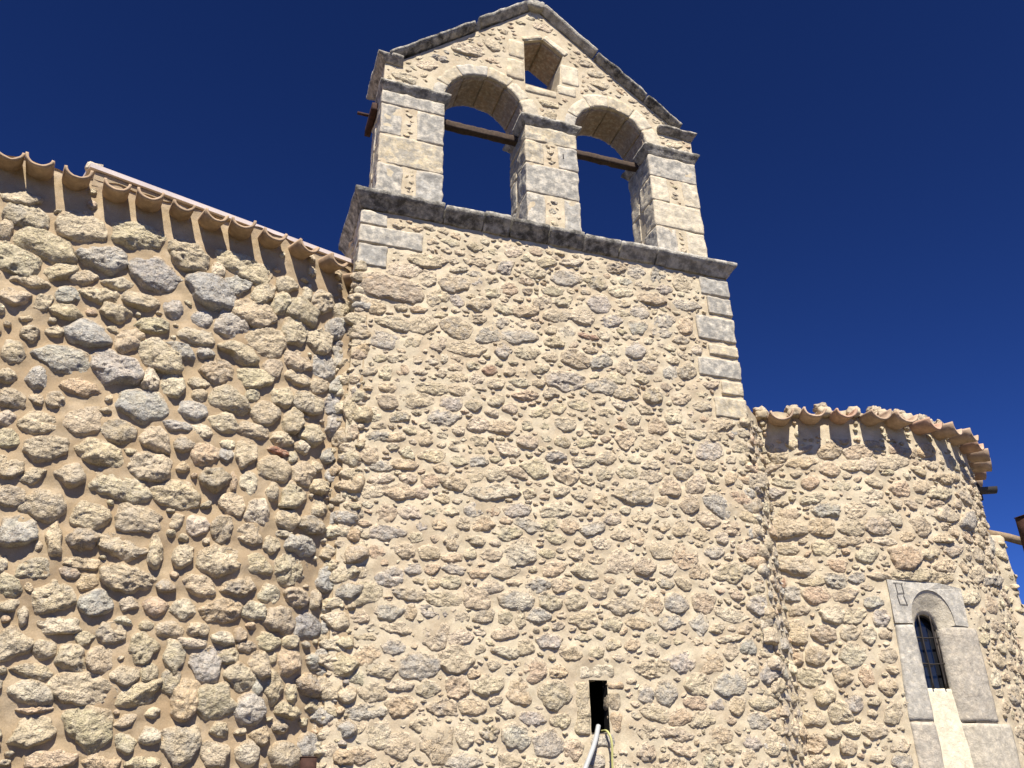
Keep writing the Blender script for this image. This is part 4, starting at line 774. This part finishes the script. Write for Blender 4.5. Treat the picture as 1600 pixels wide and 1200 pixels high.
for u in tile_r: RT.rect(u-.15, u+.15, 4.0, 4.6)
RT.block(lambda U, V: V > 4.40)
RT.fill([.08, .055, .035], 300, .010, lambda s: .02+.2*s, 'ttcp', (.6, 1.2)); RT.emit(apse)
for i, u in enumerate(tile_r):
    roof_tile(map_R, u, TVR+rng.uniform(-.015, .015), .142, .27, .34, apse, slope=.05, seed=i+50, th=.024, tint=(.47, .35, .25) if i % 3 else (.47, .31, .22))
for i, (a, b) in enumerate(zip(tile_r[:-1], tile_r[1:])):
    um = (a+b)/2
    if i % 3 == 1: roof_tile(map_R, um, TVR+.005, .10, .05, .36, apse, slope=.10, seed=i+90, flip=True, name='cover_tile', tint=(.52, .41, .30))
    P, Q = rough_box((-.085, -.10, -.02), (.085, .10, .105), step=.022, amp=.022, rnd=.05, seed=i*1.9, nsc=14)
    p0, n0 = map_R(np.array([um]), np.array([TVR+.01])); t0 = np.array([-n0[0][1], n0[0][0], 0]); 
    P = p0[0]+P[:, :1]*t0+P[:, 1:2]*-(n0[0])[None]*.9+P[:, 2:]*np.array([0, 0, 1])
    make('mortar_plug', P, Q, None, 'mortar', apse)
    if i % 2 == 0 or rng.random() < .6:
        P, Q = rough_box((-.09, -.07, 0), (.07, .07, .09), step=.02, amp=.026, rnd=.04, seed=i*2.9+5, nsc=16)
        P = p0[0]+P[:, :1]*t0+P[:, 1:2]*-(n0[0])[None]-n0[0]*.06+P[:, 2:]*np.array([0, 0, 1])+np.array([0, 0, .095])
        make('ridge_stone', P, Q, None, 'stone', apse, np.array([.55, .46, .33, .3]))
def rroof(a, b):
    u = -2.9+6.8*a; P, N_ = map_R(u, 4.40+0*u); d = .3+(R0-.32)*b; P = P-N_*d[:, None]; P[:, 2] += .42*b+.03*np.abs(np.sin(u*7.7))*(1-b); return P
quad_sheet('roof_slope', rroof, 240, 14, 'tile', apse, tint=np.array([.5, .34, .22, .5]))

# window surround, in wall coordinates (u along the wall, v up, h out of it)
def uvh(P): 
    W, N_ = map_R(P[:, 0], P[:, 2]); return W+N_*(-P[:, 1])[:, None]       # box axes: x=u, y=depth inwards, z=v
def lin(k0, k1, d0, d1): return lambda d: k0+(k1-k0)*np.clip((d-d0)/(d1-d0), 0, 1)
def splay_fn(edge_lo=None, edge_hi=None, ue=0, slope_out=None):
    def fn(P):
        P = P.copy(); d = P[:, 1]
        if edge_hi is not None:   # block on the left: its right edge moves inwards (towards +u) with depth
            u0, u1, sh = edge_hi; k = (P[:, 0]-u0)/(u1-u0); P[:, 0] += k*sh*np.clip((d+.012)/.132, 0, 1.0)
        if edge_lo is not None:
            u0, u1, sh = edge_lo; k = (u1-P[:, 0])/(u1-u0); P[:, 0] -= k*sh*np.clip((d+.012)/.132, 0, 1.0)
        if slope_out is not None:
            P[:, 0] += slope_out(P)
        return uvh(P)
    return fn
def jamb(u0, u1, v0, v1, k, seed, left=True, out=None, h=.012, tint=None):
    fn = splay_fn(edge_hi=(u0, u1, .115) if left else None, edge_lo=None if left else (u0, u1, .15), slope_out=out)
    P, Q = rough_box((u0, -h, v0), (u1, .165, v1), step=.035, amp=.006, rnd=.012, seed=seed, nsc=7, fn=fn)
    return make('jamb_stone', P, Q, None, 'ashlar', apse, tint if tint is not None else qt(k, .5))
JG = np.array([.46, .43, .37, .6]); JB = np.array([.43, .38, .305, .5]); JC = np.array([.48, .43, .34, .35])
jamb(-.60, -.385, .745, 1.775, 'g', 3, True, lambda P: (P[:, 0] < -.5)*(-.07)*np.clip((1.775-P[:, 2]), 0, 1), tint=JG)
jamb(-.665, -.385, -.35, .735, 'g', 5, True, tint=JB)
jamb(.22, .575, .745, 1.775, 'g', 7, False, tint=JB)
jamb(.22, .80, -.35, .735, 'g', 9, False, tint=JC)
# lintel with the arch cut out of it
cu, hw, sp = -.0825, .3025, 1.79
archo = [(cu-hw*math.cos(t)*(1), sp+.39*math.sin(t)**.9) for t in np.linspace(0, math.pi, 17)]
archi = [(-.10-.17*math.cos(t), 1.745+.175*math.sin(t)) for t in np.linspace(0, math.pi, 17)]
lout = [(-.605, 1.79)]+archo+[(.435, 1.785), (.45, 2.02), (.46, 2.235), (.1, 2.27), (-.3, 2.285), (-.60, 2.285)]
pts = [Vector((a, b, 0)) for a, b in lout]
tr = tessellate_polygon([pts]); n = len(lout)
A_ = np.array(lout); V = np.vstack([uvh(np.stack([A_[:, 0], 0*A_[:, 0]-.016, A_[:, 1]], 1)), uvh(np.stack([A_[:, 0], 0*A_[:, 0]+.05, A_[:, 1]], 1))])
T = []
for a, b, c in tr:
    if (lout[b][0]-lout[a][0])*(lout[c][1]-lout[a][1])-(lout[b][1]-lout[a][1])*(lout[c][0]-lout[a][0]) < 0: b, c = c, b
    T.append((a, b, c))
Q = [(i, i+n, (i+1) % n+n, (i+1) % n) for i in range(n)]
make('lintel_stone', V, Q, T, 'ashlar', apse, np.array([.45, .425, .37, .6]), smooth=False)
# cream splayed head between the outer and the inner arch
K = 17; ao = np.array(archo); ai_ = np.array(archi); V = []
for j in range(6):
    f = j/5; e = ao*(1-f)+ai_*f; V.append(uvh(np.stack([e[:, 0], 0*e[:, 0]-.006+.125*f, e[:, 1]], 1)))
for dd in (.12, .17): V.append(uvh(np.stack([ai_[:, 0], 0*ai_[:, 0]+dd, ai_[:, 1]], 1)))
V = np.vstack(V); Q = [(j*K+i, (j+1)*K+i, (j+1)*K+i+1, j*K+i+1) for j in range(7) for i in range(K-1)]
make('arch_head', V, Q, None, 'ashlar', apse, np.array([.56, .50, .38, .15]))
# sloping cream sill
def sillf(P):
    P = P.copy(); t = np.clip((1.10-P[:, 2])/1.45, 0, 1); P[:, 1] += .125-.07*t; return uvh(P)
P, Q = rough_box((-.385, 0, -.35), (.215, .10, 1.10), step=.03, amp=.006, rnd=.008, seed=2, nsc=6, fn=sillf, nmax=44)
make('sill_stone', P, Q, None, 'ashlar', apse, np.array([.66, .59, .44, .08]))
# reveal behind the splay, grille and glass
win = bpy.data.objects.new('window', None); col.objects.link(win); win.parent = apse
wp = uvh(np.array([[-.085, .25, 1.12]]))[0]; win.location = Vector(wp)-Vector(apse.location)
def wquad(name, a, m, par=win):
    V = uvh(np.array(a)); return make(name, V, [(0, 1, 2, 3)], None, m, par, smooth=False)
wquad('pane', [(-.50, .185, 1.0), (.30, .185, 1.0), (.30, .185, 2.1), (-.50, .185, 2.1)], 'glass')
def bar(p, q, r=.010, wob=.004):
    t = np.linspace(0, 1, 12)[:, None]; L_ = np.array(p)*(1-t)+np.array(q)*t; L_[:, 0] += wob*np.sin(t[:, 0]*9+p[0]*5); L_[:, 2] += wob*np.sin(t[:, 0]*7+p[2])
    V, Q, T = tube(uvh(L_), r, 8); return make('grille_bar', V, Q, T, 'iron', win)
bar((-.195, .105, 1.09), (-.20, .105, 1.90)); bar((-.02, .105, 1.09), (-.035, .105, 1.90))
bar((-.285, .11, 1.36), (.04, .11, 1.365), .009); bar((-.285, .11, 1.65), (.04, .11, 1.655), .009)
for pts in ([(.06, .165, 1.09), (.06, .165, 1.74)], [(-.10-.165*math.cos(t), .165, 1.74+.17*math.sin(t)) for t in np.linspace(math.pi, 0, 14)], [(-.262, .165, 1.74), (-.262, .165, 1.09)]):
    V, Q, T = tube(uvh(np.array(pts)), .013, 8); make('window_frame', V, Q, T, 'iron', win)
# incised sign on the lintel: a tall frame with a crossbar and two short feet
def stroke(pts, w_=.008):
    for a, b in zip(pts[:-1], pts[1:]):
        d = np.array(b)-np.array(a); d = d/np.linalg.norm(d); nrm = np.array([-d[1], d[0]])*w_/2
        yield [a+nrm, a-nrm, b-nrm, b+nrm]
V, Q = [], []
def ln_(*p): return [np.array(x, float) for x in p]
for pts in (ln_((-.530, 2.245), (-.405, 2.243)), ln_((-.505, 2.24), (-.498, 2.12), (-.512, 2.10), (-.496, 2.0)), ln_((-.425, 2.24), (-.418, 2.12), (-.430, 2.10), (-.405, 1.995)), ln_((-.500, 2.12), (-.418, 2.13)), ln_((-.500, 2.0), (-.398, 1.993)), ln_((-.385, 2.246), (-.372, 2.243))):
    for q4 in stroke(pts):
        b0 = len(V); V += [(p[0], -.0185, p[1]) for p in q4]; Q.append((b0, b0+1, b0+2, b0+3))
make('incised_mark', uvh(np.array(V)), Q, None, 'mark', apse, smooth=False)

# ================================================================== odds and ends
# conduit and cable coming out of the slot
def smooth_path(pts, n=10): return np.array(_cat3(np.array(pts, float), n))
def _cat3(P, n):
    P = np.vstack([2*P[0]-P[1], P, 2*P[-1]-P[-2]]); o = []
    for i in range(1, len(P)-2):
        for k in range(n):
            t = k/n; a, b, c, d = P[i-1], P[i], P[i+1], P[i+2]
            o.append(.5*((2*b)+(-a+c)*t+(2*a-5*b+4*c-d)*t*t+(-a+3*b-3*c+d)*t**3))
    o.append(P[-2]); return o
V, Q, T = tube(smooth_path([(3.70, 8.02, .66+EYE), (3.60, 7.90, .51+EYE), (3.47, 7.80, .33+EYE), (3.27, 7.70, .03+EYE), (2.86, 7.5, -.7+EYE), (2.5, 7.2, .04)]), .023, 14)
tag(make('conduit', V, Q, T, 'hose'), 'thick pale grey conduit coming out of the slot window and leaning down leftwards', 'conduit')
V, Q, T = tube(smooth_path([(3.76, 8.08, .62+EYE), (3.765, 7.965, .607+EYE), (3.785, 7.925, .50+EYE), (3.775, 7.92, .25+EYE), (3.80, 7.9, -.4+EYE), (3.85, 7.8, .012)]), .011, 8)
tag(make('cable', V, Q, T, 'cable'), 'thin yellow-green cable hanging from the slot window beside the grey conduit', 'cable')
# rusty posts
p1 = thing('rusty_post', 'rusty brown steel post whose flat top shows at the bottom edge, before the left wall', 'post', (.755, 6.02, 0), 'rusty steel posts')
add_box('post_shaft', (.70, 5.97, 0), (.80, 6.07, 1.885), 'rust', p1, amp=.002, rnd=.004, step=.05)
add_box('cap_plate', (.698, 5.968, 1.886), (.802, 6.072, 1.892), 'rust', p1, amp=.0, rnd=.001)
p2 = thing('rusty_post', 'tall rusty steel post cut off by the right edge, in front of the apse', 'post', (5.52, 4.40, 0), 'rusty steel posts')
add_box('post_shaft', (5.452, 4.36, 0), (5.552, 4.46, 1.80+EYE), 'rust', p2, amp=.002, rnd=.004, step=.06)
add_box('cap_plate', (5.450, 4.358, 1.801+EYE), (5.554, 4.462, 1.808+EYE), 'rust', p2, amp=.0, rnd=.001)
# wall stub behind the apse, with a log end sticking out of it
stub = thing('wall_stub', 'pale mortared stub of wall showing behind the right edge of the apse', 'wall', (10.8, 9.6, 0))
add_box('mortar_core', (10.2, 9.27, 0), (11.09, 10.0, 3.52+EYE), 'mortar', stub, amp=.035, rnd=.10, seed=8, nsc=3, step=.09, nmax=60)
def map_S(u, v): u = np.asarray(u, float); v = np.asarray(v, float); return np.stack([u, np.full_like(u, 9.29), v+EYE], -1), np.tile([0., -1., 0.], (len(u), 1))
SW = Wall(map_S, 10.3, 11.02, -.5, 3.4); SW.fill([.1, .07, .05], 600, .012, lambda s: .03+.10*s, 'tct'); SW.emit(stub)
def map_S2(u, v): u = np.asarray(u, float); v = np.asarray(v, float); return np.stack([np.full_like(u, 11.05), u, v+EYE], -1), np.tile([1., 0., 0.], (len(u), 1))
SW = Wall(map_S2, 9.35, 9.9, -.5, 3.4); SW.fill([.09, .06], 400, .012, lambda s: .03+.10*s, 'tct'); SW.emit(stub)
V, Q, T = tube([(10.8, 9.36, 3.50+EYE), (11.2, 9.36, 3.47+EYE), (11.46, 9.36, 3.43+EYE)], .062, 14)
tag(make('log', V, Q, T, 'log'), 'short weathered log sticking out to the right of the wall stub beyond the apse', 'log')
gut = thing('gutter_spout', 'dark half-round gutter spout on a brown board jutting from behind the apse', 'gutter', (10.6, 8.95, 4.0+EYE))
d_ = np.array([math.sin(math.radians(62)), -math.cos(math.radians(62)), 0]); t_ = np.array([-d_[1], d_[0], 0]); c0 = np.array([10.50, 8.95, 4.03+EYE])
V = []; na = 12
for lay in (0, .008):
    for s in (-.1, .16):
        for i in range(na+1):
            a = math.pi*i/na; V.append(c0+d_*s+t_*(.085-lay)*math.cos(a)+np.array([0, 0, -(.085-lay)*math.sin(a)]))
k = na+1; Q = [(i, i+k, i+k+1, i+1) for i in range(na)]+[(i+2*k+1, i+3*k+1, i+3*k, i+2*k) for i in range(na)]+[(i+k, i+3*k, i+3*k+1, i+k+1) for i in range(na)]
make('spout', V, Q, None, 'gutter', gut)
add_box('bearer_board', (10.28, 8.99, 3.86+EYE), (10.50, 9.08, 4.14+EYE), 'wood', gut, amp=.006, rnd=.01)
# strip of roof flashing where the apse roof meets the tower
fl = quad_sheet('flashing', lambda a, b: np.stack([5.90+.02*b+.25*a, 8.62+.4*a, 4.56+EYE-.10*a+.10*b], 1), 6, 3, 'rust', apse)
